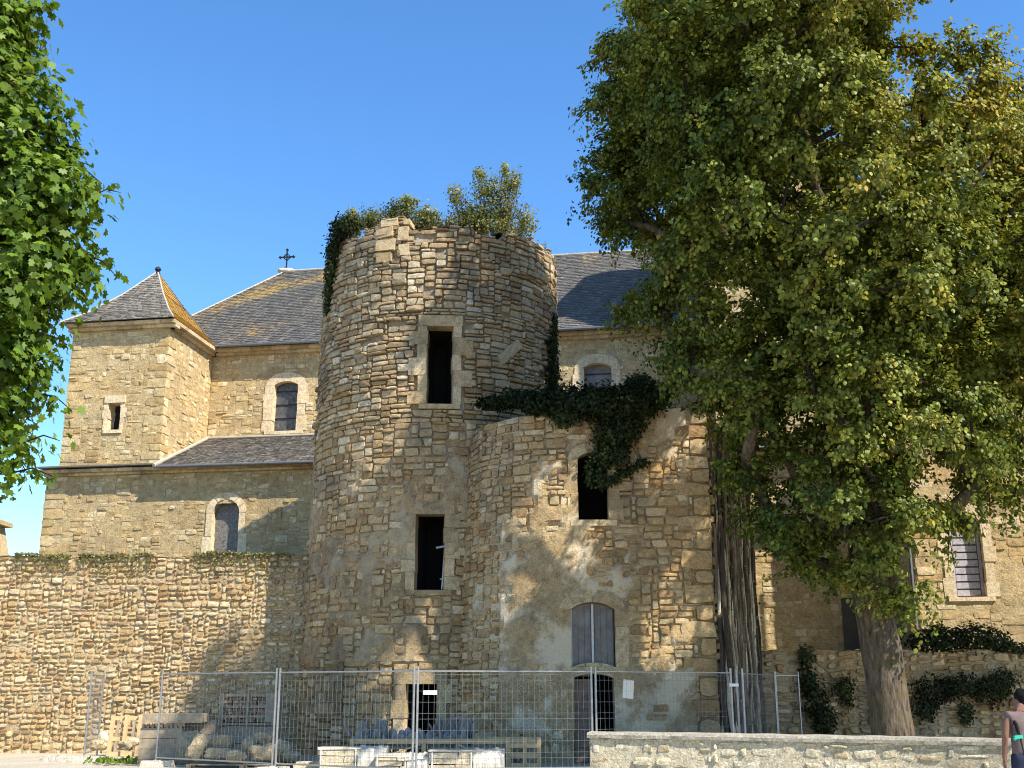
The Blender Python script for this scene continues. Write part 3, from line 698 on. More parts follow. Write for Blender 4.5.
for q in range(4):
    c0, c1 = h0 + (h1 - h0) * q / 4 + .004, h0 + (h1 - h0) * (q + 1) / 4 - .004
    extr(s, AP, [(c0, .02), (c1, .02), (c1, A3[3] - .02), (c0, A3[3] - .02)], -.34, -.29)
for zz in (.35, 1.2, 1.9): extr(s, AP, [(h0, zz), (h1, zz), (h1, zz + .12), (h0, zz + .12)], -.288, -.265)
s.build('door', M['door_wood'], annex)

# ------------------------------------------------------------------ church behind
CA = math.radians(9); F = Vector((-12.65, 39.67)); cd = Vector((math.cos(CA), -math.sin(CA))); cn = Vector((math.sin(CA), math.cos(CA)))  # church position, sizes and heights scaled about the camera, result baked in
church = thing('church', (0, 42, 2.4), 'honey stone church with slate roofs, square corner turret and arched windows behind the round tower', 'church')
def off(u, b): return (F.x + cd.x * u + cn.x * b, F.y + cd.y * u + cn.y * b)
TS_, NE, NB = 3.85, 21.2, 9.8       # turret side, nave right end, nave width
CF = line_path(off(0, 0), CA); CN = line_path(off(0, TS_), CA)
RS = -(math.pi / 2 - CA)
TRt = line_path(off(0, 0), RS); TLf = line_path(off(-TS_, TS_), RS + math.pi)
def front_uv(px, py):
    p = onplane(px, py, F, CA); return (p.x - F.x) * cd.x + (p.y - F.y) * cd.y, p.z
def nave_uv(px, py):
    o = off(0, TS_); p = onplane(px, py, o, CA); return (p.x - o[0]) * cd.x + (p.y - o[1]) * cd.y, p.z
W_t = rect_uv(front_uv, 108, 120, 403, 430); W_c = rect_uv(front_uv, 211, 238, 513, 556); W_n1 = rect_uv(nave_uv, 273, 297, 385, 431); W_n2 = rect_uv(nave_uv, 584, 612, 367, 432)
ZC, ZE, UE2 = 9.07, 14.53, 24.4
def holes_of(w, rise): return (w[0], w[1], w[2], w[3] + rise)
def keep_of(w, rise, m): return (w[0] - m, w[1] + m, w[2] - m * .6, w[3] + rise + m)
chst = dict(rh=(.10, .25), sw=(.16, .5), prot=(-.028, .010), gap=.012, bev=.010, wav=.035, res=.2)
ccov = lambda u, z: -.008 + .014 * N(u * .9, z * .9, 2) + .008 * N(u * 4, z * 4)
c1 = MB(); masonry(c1, CF, -4.28, UE2, 2.3, ZC, holes=[holes_of(W_c, .34)], keep=[keep_of(W_c, .34, .26)], cover=ccov, seed=41, **chst)
masonry(c1, line_path(off(-4.28, 10), RS + math.pi), 0, 10, 2.3, ZC, cover=ccov, seed=42, stones=False, **{k: v for k, v in chst.items() if k == 'res'})
z = 2.4; k = 0
while z < ZC - .1:
    h = R(.28, .42); w = .5 + (.35 if k % 2 else 0); stone(c1, CF, -4.30, -4.30 + w, z, z, min(ZC, z + h), min(ZC, z + h), .016, .012, .008); z += h; k += 1
c1.build('aisle_wall', [M['church'], M['church_mortar']], church)
c2 = MB(); masonry(c2, CF, -TS_, 0, ZC + .1, ZE, holes=[W_t], keep=[keep_of(W_t, 0, .16)], cover=ccov, seed=43, **chst)
masonry(c2, TRt, 0, TS_, ZC + .1, ZE, cover=ccov, seed=44, **chst); masonry(c2, TLf, 0, TS_, ZC + .1, ZE, cover=ccov, seed=45, stones=False, res=.3)
z = ZC + .15; k = 0
while z < ZE - .1:
    h = R(.26, .40); w = .42 + (.3 if k % 2 else 0)
    stone(c2, CF, -w, .025, z, z, min(ZE, z + h), min(ZE, z + h), .014, .012, .008); stone(c2, TRt, -.02, .75 - w + .3, z, z, min(ZE, z + h), min(ZE, z + h), .014, .012, .008)
    stone(c2, CF, -TS_ - .02, -TS_ - .02 + w, z, z, min(ZE, z + h), min(ZE, z + h), .014, .012, .008); z += h; k += 1
c2.build('turret_wall', [M['church'], M['church_mortar']], church)
c3 = MB(); masonry(c3, CN, 0, NE, 10.0, ZE, holes=[holes_of(W_n1, .16), holes_of(W_n2, .16)], keep=[keep_of(W_n1, .16, .34), keep_of(W_n2, .16, .34)], cover=ccov, seed=46, **chst)
b2 = line_path(off(NE, TS_), RS); masonry(c3, b2, 0, NB, 2.4, ZE, cover=ccov, stones=False, res=.5)
masonry(c3, line_path(off(-3.9, TS_ + NB), RS + math.pi), 0, NB, 2.4, ZE, cover=ccov, stones=False, res=.5)
c3.build('nave_wall', [M['church'], M['church_mortar']], church)
# cornices
def cornice(mb, P, u0, u1, z, steps, blk=.9):
    zz = z
    for dp, h in steps:
        u = u0
        while u < u1 - .01:
            w = min(blk * R(.8, 1.2), u1 - u); 
            if u1 - u - w < .25: w = u1 - u
            j = R(0, .012); extr(mb, P, [(u + .004, zz), (u + w - .004, zz), (u + w - .004, zz + h - .005), (u + .004, zz + h - .005)], -.2, dp + j); u += w
        zz += h
for a in ((CF, -4.34, UE2, ZC - .02, [(.13, .09), (.30, .12)]), (CF, -TS_ - .14, .30, ZE, [(.14, .12), (.30, .14)]), (TRt, -.03, TS_ - .1, ZE, [(.141, .12), (.301, .14)]), (CN, .2, NE, ZE, [(.16, .12), (.34, .14)])):
    co_ = MB(); cornice(co_, *a); co_.build('cornice', M['ashlar'], church)
# roofs
def pt(u, b, z): x, y = off(u, b); return Vector((x, y, z))
nr_ = MB()
lich_n = lambda s, v: .26 * N(s * 11, v * 3.2, 3) + (.12 if s < .30 else .04) + (.08 if s < .08 else 0)
ZR = 20.02; be, br_, bb, ze = TS_ - .56, 8.84, 14.2, 14.77; hs_, ul, ur = .92, -3.85, NE + .35
tiles(nr_, pt(ul, be, ze), pt(ur, be, ze), pt(ur, br_, ZR), pt(hs_, br_, ZR), rowh=.17, tw=.22, lich=lich_n)
tiles(nr_, pt(ul, bb, ze), pt(ul, be, ze), pt(hs_, br_, ZR), pt(hs_, br_ + .02, ZR), rowh=.4, tw=.5)
tiles(nr_, pt(ur, bb, ze), pt(ul, bb, ze), pt(hs_, br_ + .02, ZR), pt(ur, br_ + .02, ZR), rowh=.6, tw=.8)
nr_.add([pt(NE + .1, be + .2, ze), pt(NE + .1, bb - .1, ze), pt(NE + .1, br_, ZR - .1)], [[0, 1, 2]], 0, .5)
nave_roof = nr_.build('nave_roof', M['slate'], church)
s = MB(); s.tube([pt(hs_, br_, ZR + .01), pt(ur, br_, ZR + .01)], .075, 8); s.build('ridge_tiles', M['coping'], nave_roof)
s = MB(); s.tube([pt(hs_, br_, ZR + .02), pt(ul, be, ze + .02)], .04, 8); s.blob(pt(hs_ + .1, br_, ZR + .03), (.45, .18, .14), sub=2); s.build('hip_capping', M['lead'], nave_roof)
tr_ = MB()
a0, a1, b0_, b1_ = -TS_ - .33, .30, -.43, 5.25; um_, bm_ = (a0 + a1) / 2, (b0_ + b1_) / 2; ZA = 17.68
prof = [(1.0, 14.80), (.74, 15.38), (.37, 16.45), (.02, ZA)]
for i in range(3):
    (k0_, za), (k1_, zb) = prof[i], prof[i + 1]
    def cnr(k, z): hw, hd = (a1 - a0) / 2 * k, (b1_ - b0_) / 2 * k; return [pt(um_ - hw, bm_ - hd, z), pt(um_ + hw, bm_ - hd, z), pt(um_ + hw, bm_ + hd, z), pt(um_ - hw, bm_ + hd, z)]
    p, q = cnr(k0_, za), cnr(k1_, zb)
    tiles(tr_, p[0], p[1], q[1], q[0], rowh=.14, tw=.20, lich=lambda s, v: -.1)
    tiles(tr_, p[1], p[2], q[2], q[1], rowh=.14, tw=.20, lich=lambda s, v: .40 + .18 * N(s * 4, v * 3, i) - .25 * (s > .75))
    tiles(tr_, p[2], p[3], q[3], q[2], rowh=.3, tw=.4); tiles(tr_, p[3], p[0], q[0], q[3], rowh=.3, tw=.4)
turret_roof = tr_.build('turret_roof', M['stone_slate'], church)
s = MB()
for cu, cb in ((-1, -1), (1, -1)): s.tube([pt(um_ + cu * (a1 - a0) / 2 * k, bm_ + cb * (b1_ - b0_) / 2 * k, z + .02) for k, z in prof], .038, 6)
s.build('hip_capping', M['lead'], turret_roof)
s = MB(); ap = pt(um_, bm_, ZA); s.tube([ap + Vector((0, 0, z)) for z in (-.15, .03, .09, .16, .25, .31)], [.14, .10, .06, .13, .10, .02], 10); s.build('finial', M['iron'], turret_roof)
ar_ = MB(); tiles(ar_, pt(.0, -.48, 9.20), pt(UE2, -.48, 9.20), pt(UE2, TS_, 11.14), pt(.0, TS_, 11.14), rowh=.15, tw=.20, lich=lambda s, v: -.15)
aisle_roof = ar_.build('aisle_roof', M['stone_slate'], church)
s = MB(); s.tube([pt(.05, -.48, 9.27), pt(.05, TS_, 11.21)], .06, 6); s.tube([pt(.0, TS_ - .06, 11.18), pt(UE2, TS_ - .06, 11.18)], .045, 6); s.build('flashing', M['lead'], aisle_roof)
s = MB(); s.bar(pt(-4.45, -.12, 9.33), pt(0, -.12, 9.33), .72, .05); s.build('ledge_slab', M['stone_slate'], church)
s = MB(); s.tube([pt(.5, be - .04, ze + .02), pt(ur, be - .04, ze + .02)], .06, 8); s.tube([pt(.2, -.53, 9.20), pt(UE2, -.53, 9.20)], .055, 8); s.build('gutter', M['gutter'], church)
# ridge cross of wrought iron
s = MB(); cb = pt(hs_ + .05, br_, ZR + .08); cx = Vector((cd.x, cd.y, 0)); zz = Vector((0, 0, 1))
s.bar(cb, cb + zz * .98, .06); s.bar(cb + zz * .63 - cx * .32, cb + zz * .63 + cx * .32, .06)
for p in (cb + zz * .98, cb + zz * .63 - cx * .32, cb + zz * .63 + cx * .32): s.box(p, (.11, .06, .11), Matrix.Rotation(-CA, 3, 'Z') @ Matrix.Rotation(.785, 3, 'Y'))
dm = [cb + zz * .63 + cx * .18 * math.cos(a) + zz * .18 * math.sin(a) for a in (0, 1.57, 3.14, 4.71)]
for i in range(4): s.bar(dm[i], dm[(i + 1) % 4], .04)
s.box(cb, (.2, .2, .16)); s.build('ridge_cross', M['iron'], church)
# church windows
def window(P, w, rise, mat, sw=.3, vous=5, proud=.02, alt=.08, bars=3, bh=.5, name='window', dp=.28):
    f = MB(); extr(f, P, arch_poly(w[0] - .01, w[1] + .01, w[2], w[3], rise), -dp, -dp - .04); o = f.build(name, mat, church)
    s = MB(); surround(s, P, *w, rise=rise, w=sw, alt=alt, proud=proud, depth=dp + .02, bh=bh, vous=vous, sill=.12); s.build('window_surround', M['pale_ashlar'], o)
    for i in range(1, bars + 1):
        b = MB(); z = w[2] + (w[3] - w[2]) * i / (bars + .4); extr(b, P, [(w[0], z), (w[1], z), (w[1], z + .035), (w[0], z + .035)], -dp + .005, -dp + .035)
        b.build('bar', M['iron'], o)
    return o
window(CF, W_t, 0, M['dark'], .16, bars=1, bh=.4, dp=.5)
window(CF, W_c, (W_c[1] - W_c[0]) / 2 * .98, M['lattice'], .24, vous=7, bars=0, bh=.7)
window(CN, W_n1, .16, M['lead_glass'], .36, vous=3, bars=3)
window(CN, W_n2, .16, M['shutter'], .36, vous=3, bars=4)
# projecting transept on the right with the tall louvred window
TU = 25.2; TPl = off(TU, -2.4); TS = line_path(TPl, CA)
def tran_uv(px, py):
    p = onplane(px, py, Vector(TPl), CA); return (p.x - TPl[0]) * cd.x + (p.y - TPl[1]) * cd.y, p.z
W_r = rect_uv(tran_uv, 952, 984, 524, 597); ZT = 11.3
c4 = MB(); masonry(c4, TS, 0, 8.5, 2.3, ZT, holes=[holes_of(W_r, .38)], keep=[keep_of(W_r, .38, .26)], cover=lambda u, z: .0 + .02 * N(u * .8, z * .8, 2) + .01 * N(u * 4, z * 4), seed=51, rh=(.18, .34), sw=(.3, .75), prot=(-.015, .016), gap=.010, bev=.012, wav=.02, res=.2)
masonry(c4, line_path(off(TU, 6), RS + math.pi), 0, 8.4, 2.3, ZT, cover=ccov, seed=52, **chst)
masonry(c4, line_path(off(TU + 8.5, -2.4), RS), 0, 8.4, 2.3, ZT, cover=ccov, stones=False, res=.4)
c4.build('transept_wall', [M['church'], M['church_mortar']], church)
ct = MB(); q = [pt(TU - .35, -2.75, ZT), pt(TU + 8.85, -2.75, ZT), pt(TU + 8.85, 6.2, ZT), pt(TU - .35, 6.2, ZT)]; p, r_ = pt(TU + 3.4, 2.2, ZT + 2.6), pt(TU + 5.2, 2.2, ZT + 2.6)
tiles(ct, q[0], q[1], r_, p, rowh=.25, tw=.3); tiles(ct, q[1], q[2], r_ + Vector((0, .01, 0)), r_, rowh=.3, tw=.4); tiles(ct, q[2], q[3], p, r_, rowh=.3, tw=.4); tiles(ct, q[3], q[0], p, p + Vector((0, .01, 0)), rowh=.3, tw=.4)
ct.build('transept_roof', M['slate'], church)
wr = window(TS, W_r, .38, M['lead_glass'], .26, vous=5, bars=0, dp=.30, proud=.03)
s = MB()
k = 0; z = W_r[2] + .05
while z < W_r[3] + .2:
    extr(s, TS, [(W_r[0] + .12, z), (W_r[1] - .12, z), (W_r[1] - .12, z + .17), (W_r[0] + .12, z + .17)], -.27, -.235 - R(0, .02), r=R(0, 1)); z += .215
for a in (W_r[0] + .02, W_r[1] - .10): extr(s, TS, [(a, W_r[2]), (a + .08, W_r[2]), (a + .08, W_r[3] + .1), (a, W_r[3] + .1)], -.27, -.21)
s.build('louvre', plain('pale_grey_board', (.36, .34, .37), .7, 0, .4, 12), wr)
# small dark door in the shaded wall and a downpipe at the corner
D = rect_uv(front_uv, 843, 862, 598, 655); s = MB(); extr(s, CF, [(D[0], 2.4), (D[1], 2.4), (D[1], D[3]), (D[0], D[3])], .0, .05); s.build('door', M['shutter_dark'], church)
s = MB(); p = Vector(TS(-.15, 2.4, .12)); s.tube([p, p + Vector((0, 0, 7))], .05, 8); s.build('downpipe', M['gutter'], church)
# square bell tower rising behind the big tree
bt = MB(); BZ = 22.6; B0, B1, B2, B3 = 19.7, 23.7, .85, 4.85
for P in (line_path(off(B0, B2), CA), line_path(off(B1, B2), RS), line_path(off(B0, B3), RS + math.pi), line_path(off(B1, B3), CA + math.pi)):
    masonry(bt, P, 0, 4.0, 8, BZ, cover=ccov, seed=61, rh=(.2, .36), sw=(.3, .7), prot=(-.012, .02), gap=.012, bev=.012, wav=.02, res=.4)
bt.build('bell_tower_wall', [M['church'], M['church_mortar']], church)
br = MB(); q = [pt(B0 - .35, B2 - .35, BZ), pt(B1 + .35, B2 - .35, BZ), pt(B1 + .35, B3 + .35, BZ), pt(B0 - .35, B3 + .35, BZ)]; ap = pt((B0 + B1) / 2, (B2 + B3) / 2, BZ + 3.7)
for i in range(4): tiles(br, q[i], q[(i + 1) % 4], ap, ap + Vector((.001, 0, 0)), rowh=.25, tw=.3)
br.build('bell_tower_roof', M['slate'], church)

# far-left stone buttress of another building beyond the wall
s = MB(); P = line_path((-28.80, 52), 0)
bz = lambda x: 0
s.prism([Vector((-28.80, 52, 3)), Vector((-23.90, 52, 3)), Vector((-23.90, 55, 3)), Vector((-28.80, 55, 3))], [Vector((-28.80, 52.3, 7.9)), Vector((-24.45, 52.3, 7.9)), Vector((-24.45, 55, 7.9)), Vector((-28.80, 55, 7.9))])
s.box((-26.60, 53.6, 9.35), (4.35, 2.8, .22)); s.prism([Vector((-28.80, 52.3, 7.9)), Vector((-24.45, 52.3, 7.9)), Vector((-24.45, 55, 7.9)), Vector((-28.80, 55, 7.9))], [Vector((-28.80, 52.4, 9.24)), Vector((-24.80, 52.4, 9.24)), Vector((-24.80, 55, 9.24)), Vector((-28.80, 55, 9.24))])
s.prism([Vector((-28.80, 52.5, 9.46)), Vector((-25.00, 52.5, 9.46)), Vector((-25.00, 55, 9.46)), Vector((-28.80, 55, 9.46))], [Vector((-28.80, 52.8, 11.6)), Vector((-25.80, 52.8, 11.6)), Vector((-25.80, 55, 11.6)), Vector((-28.80, 55, 11.6))])
tag(s.build('stone_buttress', M['church_mortar'], loc=(-25, 53, 3)), 'pale sloping stone buttress at the far left edge beyond the rubble wall', 'buttress')

# ------------------------------------------------------------------ retaining walls
lw = MB(); LP = line_path((-18, 31.25), math.radians(.4))
ltop = lambda u: 5.13 + .10 * N(u * .7, 5.5) + .07 * N(u * 2.6, 1.1) + .02 * u / 4
masonry(lw, LP, 0, 12.6, -.2, ltop, rh=(.09, .18), sw=(.10, .32), prot=(-.012, .036), gap=.012, bev=.022, rnd=.32, skip=.012, cover=lambda u, z: -.03 + .014 * N(u * 1.2, z * 1.2, 3) + .05 * max(0, FBM(u * .5, z * .5, 9) - .45), seed=71, wav=.06, res=.14)
for i in range(130):
    a, b = 12.6 * i / 130, 12.6 * (i + 1) / 130; lw.add([LP(a, ltop(a), 0), LP(b, ltop(b), 0), LP(b, ltop(b) - .05, -.7), LP(a, ltop(a) - .05, -.7)], [[0, 1, 2, 3]], 1)
rub = lw.build('rubble_wall', [M['rubble'], M['rubble_mortar']], loc=(-10.5, 31.2, 0))
tag(rub, 'tall sunlit rubble stone wall running left from the round tower', 'wall')
rw = MB(); RP = line_path((5.95, 29.55), math.radians(-1)); rtop = lambda u: 2.55 + .10 * N(u * .8, 2.5) + .05 * N(u * 3, 1.1)
masonry(rw, RP, 0, 16, -.2, rtop, rh=(.13, .26), sw=(.18, .46), prot=(-.01, .06), gap=.03, bev=.03, rnd=.35, cover=lambda u, z: -.04 + .03 * N(u * 1.2, z * 1.2, 3), seed=73, wav=.07, res=.16)
for i in range(60):
    a, b = 16 * i / 60, 16 * (i + 1) / 60; rw.add([RP(a, rtop(a), 0), RP(b, rtop(b), 0), RP(b, rtop(b), -1.3), RP(a, rtop(a), -1.3)], [[0, 1, 2, 3]], 1)
tag(rw.build('retaining_wall', [M['tower'], M['tower_mortar']], loc=(14, 29.6, 0)), 'low shaded stone retaining wall with ivy behind the big tree', 'wall')
# low wall in the foreground
pa, pb = Vector((1.25, 18.9)), Vector((7.18, 17.0)); LA = math.atan2(-(pb.y - pa.y), pb.x - pa.x); LL = (pb - pa).length
par = thing('parapet_wall', ((pa.x + pb.x) / 2, (pa.y + pb.y) / 2, 0), 'low pale stone parapet wall with a concrete cap in front of the big tree', 'wall')
pm = MB(); FP = line_path(pa, LA); lt_ = lambda u: .86 - .035 * u / LL
nv = Vector((math.sin(LA), math.cos(LA))); pbk = pb + nv * .45; pak = pa + nv * .45
pst = dict(rh=(.10, .22), sw=(.12, .42), prot=(-.015, .022), gap=.03, bev=.03, cover=lambda u, z: -.002 + .02 * N(u * 1.5, z * 1.5, 3) + .01 * N(u * 6, z * 6), wav=.06, res=.08)
masonry(pm, FP, 0, LL, -.15, lt_, seed=81, **pst); masonry(pm, line_path(pbk, LA + math.pi), 0, LL, -.15, lambda u: lt_(LL - u), seed=82, **pst)
masonry(pm, line_path(pb, LA - math.pi / 2), 0, .45, -.15, lt_(LL), seed=83, **pst); masonry(pm, line_path(pak, LA + math.pi / 2), 0, .45, -.15, lt_(0), seed=84, **pst)
pm.build('wall', [M['lowwall'], M['lowwall_mortar']], par)
s = MB(); n = 90; sec = [(.045, 0), (.05, .05), (.035, .085), (-.22, .10), (-.485, .085), (-.50, .05), (-.495, 0)]
vv = []
for i in range(n + 1):
    u = -.04 + (LL + .08) * i / n
    for k, (d, z) in enumerate(sec): vv.append(FP(u, lt_(u) + z + .012 * N(u * 3, k * 2.2), d + .014 * N(u * 4, k * 3.1, 5)))
m_ = len(sec)
s.add(vv, [[i * m_ + k, (i + 1) * m_ + k, (i + 1) * m_ + (k + 1) % m_, i * m_ + (k + 1) % m_] for i in range(n) for k in range(m_)] + [list(range(m_)), list(range(n * m_, n * m_ + m_))[::-1]])
s.build('coping', M['coping'], par)

# ================================================================== TREES AND PLANTS
def pblob(px, py, Y, r): p = at(px, py, Y); return (p.x, p.y, p.z, r)
TREE_SCALE = 1.12     # the lime stands 22 m off, scaled about the camera from a pixel layout at 20 m
def lblob(px, py, Y, r): return pblob(px, py, Y * TREE_SCALE, r * TREE_SCALE)
# the big lime tree
big = thing('lime_tree', (7.2, 22.3, 0), 'huge spreading lime tree with yellowing leaves behind the low parapet wall', 'tree')
tp_ = lambda px, py, Y=20.0: tuple(at(px, py, Y * TREE_SCALE))
BT = [tp_(896, 775), tp_(895, 752), tp_(893, 735), tp_(889, 705), tp_(884, 667), tp_(881, 648), tp_(877, 628), tp_(869, 592), tp_(865, 545), tp_(868, 480, 20.1), tp_(866, 400, 20.1), tp_(862, 320, 20.1)]
BR = [.54, .45, .40, .375, .375, .39, .36, .335, .325, .30, .27, .22]
LIMBS = [([tp_(868, 340, 20.1), tp_(890, 285, 19.2), tp_(930, 228, 18.3), tp_(990, 160, 17.6)], [.17, .14, .11, .06]), ([tp_(866, 380, 20.1), tp_(845, 240, 19.2), tp_(815, 190, 18.4), tp_(803, 125, 18.0)], [.18, .14, .11, .07]), ([tp_(866, 420, 20.1), tp_(800, 340, 20.3), tp_(730, 250, 20.4), tp_(680, 140, 20.3)], [.19, .15, .12, .07])]
BB = [lblob(*q) for q in (
    (712, 85, 20, 2.2), (646, 122, 20.5, 1.25), (640, 175, 20.6, 1.2), (652, 40, 20.3, 1.1), (768, -40, 20, 2.5), (825, 50, 19, 2.45), (862, -55, 20.5, 1.7), (870, 150, 18.5, 2.5), (952, 160, 20, 1.6), (1005, 135, 20, .95), (1000, 240, 20, 2.2), (1060, 300, 20, 2.2),
    (705, 210, 20.5, 1.85), (696, 305, 21, 1.5), (760, 290, 18.5, 2.1), (850, 290, 19, 2.3), (945, 320, 19, 2.2), (708, 362, 20.8, 1.05), (800, 400, 18.8, 1.8), (880, 410, 18.5, 1.8), (985, 390, 19.3, 1.4),
    (850, 505, 18.5, 1.25), (800, 485, 19.4, .95), (908, 485, 19, 1.0), (1005, 455, 18.8, .7), (840, 560, 19.2, .55), (905, 575, 19.4, .4), (790, 560, 20.0, .5),
    (720, 150, 22.5, 2.6), (1120, 220, 21, 2.4), (1090, 400, 21, 1.7), (1075, 150, 22.5, 1.8), (850, 190, 22.8, 2.8), (950, 260, 22.5, 2.3), (800, 330, 22.3, 2.2), (810, 170, 17.0, 2.1), (900, 270, 17.6, 1.6), (720, 25, 18.0, 1.6), (735, -20, 16.5, 2.0), (760, 80, 17, 1.9))]
c0 = at(860, 60, 20)
def bighue(p):  # autumn yellow towards the top; darker green leftwards paints the crown's shaded side
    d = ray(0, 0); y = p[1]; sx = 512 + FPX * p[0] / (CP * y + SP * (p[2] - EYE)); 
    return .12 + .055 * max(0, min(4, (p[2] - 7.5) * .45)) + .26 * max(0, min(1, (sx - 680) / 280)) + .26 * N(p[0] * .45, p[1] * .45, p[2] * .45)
BB += [(5.2, 23.5, 18.6, 2.5), (7.6, 23.5, 20, 2.5), (4.6, 25.2, 16.6, 2.1), (7.0, 25.6, 18.0, 2.1), (6.6, 26, 16.2, 2.4), (8.2, 17.6, 16.2, 2.1), (6.4, 18.4, 15.6, 1.8)]
# openings in the crown that let the sun through to the walls behind
GAPS = [(np.array(at(px, py, 26.4)), r) for px, py, r in ((535, 490, 1.0), (520, 535, 1.05), (500, 590, .95), (475, 640, .85), (690, 440, .8), (650, 640, .8), (700, 530, .65), (590, 540, .6))]
GAPS += [(np.array(TP(*tower_uv(px, py))), r) for px, py, r in ((362, 460, .9), (345, 500, .8), (385, 400, .8), (400, 300, .8), (365, 350, .85), (350, 280, .8))] + [(np.array(at(775, 700, 29.4)), .9)]
grow_tree(big, BT, BR, BB, 880, .60, 27, 31, .088, M['lime_leaf'], M['bark'], bighue, seed=5, start=8, limbs=LIMBS, gaps=GAPS, outside=lambda p: p[0] > 9.0 and p[2] > 1.6 + .615 * p[1],      # clumps cut off above a camera sight plane, at the image's top right corner
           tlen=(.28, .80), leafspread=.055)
t2 = thing('lime_tree', (15.6, 25.2, 0), 'second lime tree beyond the right edge, shading the retaining wall', 'tree')
grow_tree(t2, [(15.6, 25.2, -.2), (15.6, 25.2, 1.2), (15.6, 25.2, 3.0), (15.6, 25.2, 5.0), (15.5, 25.2, 7.5), (15.5, 25.2, 9.5)], [.45, .36, .33, .28, .2, .14], [(15.2, 25.2, 8.4, 2.7), (15.6, 24.6, 11.2, 2.6), (13.6, 24.4, 8.6, 1.9), (13.8, 24.2, 11.4, 1.9), (16.8, 25.6, 7.6, 2.2)], 130, .62, 22, 26, .11, M['lime_leaf'], M['bark'], lambda p: .35, seed=15, start=2)
# the tree at the left edge
lt = thing('maple_tree', (-8.6, 11.5, 0), 'leafy green maple tree hanging into the left edge of the picture', 'tree')
LT = [(-8.6, 11.5, -.2), (-8.6, 11.5, 1.0), (-8.5, 11.5, 2.6), (-8.4, 11.6, 4.2), (-8.3, 11.7, 5.8), (-8.2, 11.8, 7.5)]
LB = [pblob(*q) for q in ((-66, 20, 12, 1.0), (-48, 110, 12, 1.12), (14, 190, 12, .68), (44, 212, 12.2, .38), (6, 250, 12, .72), (-32, 290, 12, .90), (-45, 370, 12, .70), (-58, 440, 12, .64), (-70, 200, 12.5, 1.5), (-100, 350, 12.5, 1.3), (62, 120, 12, .25), (60, 85, 12, .25), (-20, 490, 12, .25))]
LB += [(-8.0, 12, 8.6, 1.8), (-9.5, 11, 7.2, 1.8), (-8.8, 13, 6.4, 1.8), (-8.2, 10.2, 6.6, 1.4), (-7.4, 12.2, 7.0, 1.3)]
LB = [b for b in LB if b[3] > .2]
grow_tree(lt, LT, [.42, .33, .29, .26, .22, .16], LB, 540, .235, 14, 13, .120, M['maple_leaf'], M['bark'], lambda p: .38 + .45 * N(p[0] * 1.5, p[1] * 1.5, p[2] * 1.5), seed=9, shape='maple', droop=.5, tlen=(.25, .5), leafspread=.08, start=3)

def eb(px, py, Y, rx, ry, rz): p = at(px, py, Y); return (p.x, p.y, p.z, rx, ry, rz)
def tw(px, py, dd, rx, ry, rz): u, z = tower_uv(px, py); p = TP(u, z, dd); return (p.x, p.y, p.z, rx, ry, rz)
# shrubs on the tower head
def shrub(name, label, blobs, n, size, hue, stems, group=None, mat='shrub_leaf', seed=1, sp=.5):
    bx = np.array(blobs); base = (float(bx[:, 0].mean()), float(bx[:, 1].mean()), float(min(bx[:, 2] - bx[:, 5])))
    t = thing(name, base, label, 'shrub', group)
    foliage('foliage', M[mat], blobs, n, size, hue, t, seed=seed, shell=.25, up=.3)
    s = MB(); g = random.Random(seed)
    for k in range(stems):
        b = g.choice(blobs); a = Vector((b[0] * .6 + base[0] * .4 + g.uniform(-.12, .12), b[1] + g.uniform(-.1, .1), base[2] - .25))
        e = Vector((b[0] + g.gauss(0, .55) * b[3], b[1] + g.gauss(0, .5) * b[4], b[2] + b[5] * g.uniform(-.2, 1.2)))
        m = a.lerp(e, .55) + Vector((g.uniform(-.1, .1), g.uniform(-.1, .1), g.uniform(.0, .12))); s.tube([a, m, e], [.014, .009, .003], 4, caps=False)
    s.build('stems', M['bark'], t); return t
shrub('shrub', 'tall wispy olive green bush on the right of the round tower top', [eb(478, 222, 29.4, .5, .4, .3), eb(470, 215, 29.6, .6, .6, .45), eb(500, 212, 29.7, .6, .6, .55), eb(490, 190, 29.7, .55, .5, .40), eb(512, 183, 29.8, .30, .4, .38), eb(525, 222, 30.0, .35, .5, .45), eb(455, 195, 29.7, .25, .4, .3), eb(480, 175, 29.7, .2, .3, .2), eb(505, 170, 29.8, .15, .3, .2)], 6200, .066, (.42, .25), 110, seed=3)
shrub('shrub', 'lower grey green bush in the middle of the tower top', [eb(400, 214, 29.6, .55, .5, .32), eb(372, 220, 29.6, .40, .5, .28), eb(428, 217, 29.5, .35, .5, .25), eb(408, 202, 29.6, .3, .3, .15)], 3600, .068, (.36, .25), 50, seed=4)
shrub('shrub', 'pale bush above the hanging ivy at the left of the tower top', [eb(345, 235, 30.7, .30, .5, .42), eb(354, 224, 30.4, .28, .4, .32), eb(340, 250, 30.9, .26, .4, .4), eb(352, 214, 30.4, .15, .2, .2)], 2600, .068, (.42, .28), 40, seed=5)
shrub('shrub', 'small dry tuft on the right rim of the tower top', [eb(540, 250, 31.0, .3, .4, .22), eb(552, 262, 31.6, .2, .3, .15), eb(524, 240, 30.4, .25, .3, .18)], 420, .05, (.65, .25), 30, seed=6)
shrub('shrub', 'low olive fringe of weeds between the bushes along the tower rim', [eb(380 + 18 * k, 222 + (3 if k < 4 else 1.5 * k - 3), 29.4, .42, .45, .20 + .05 * (k % 3)) for k in range(8)], 3600, .06, (.42, .3), 80, seed=7)
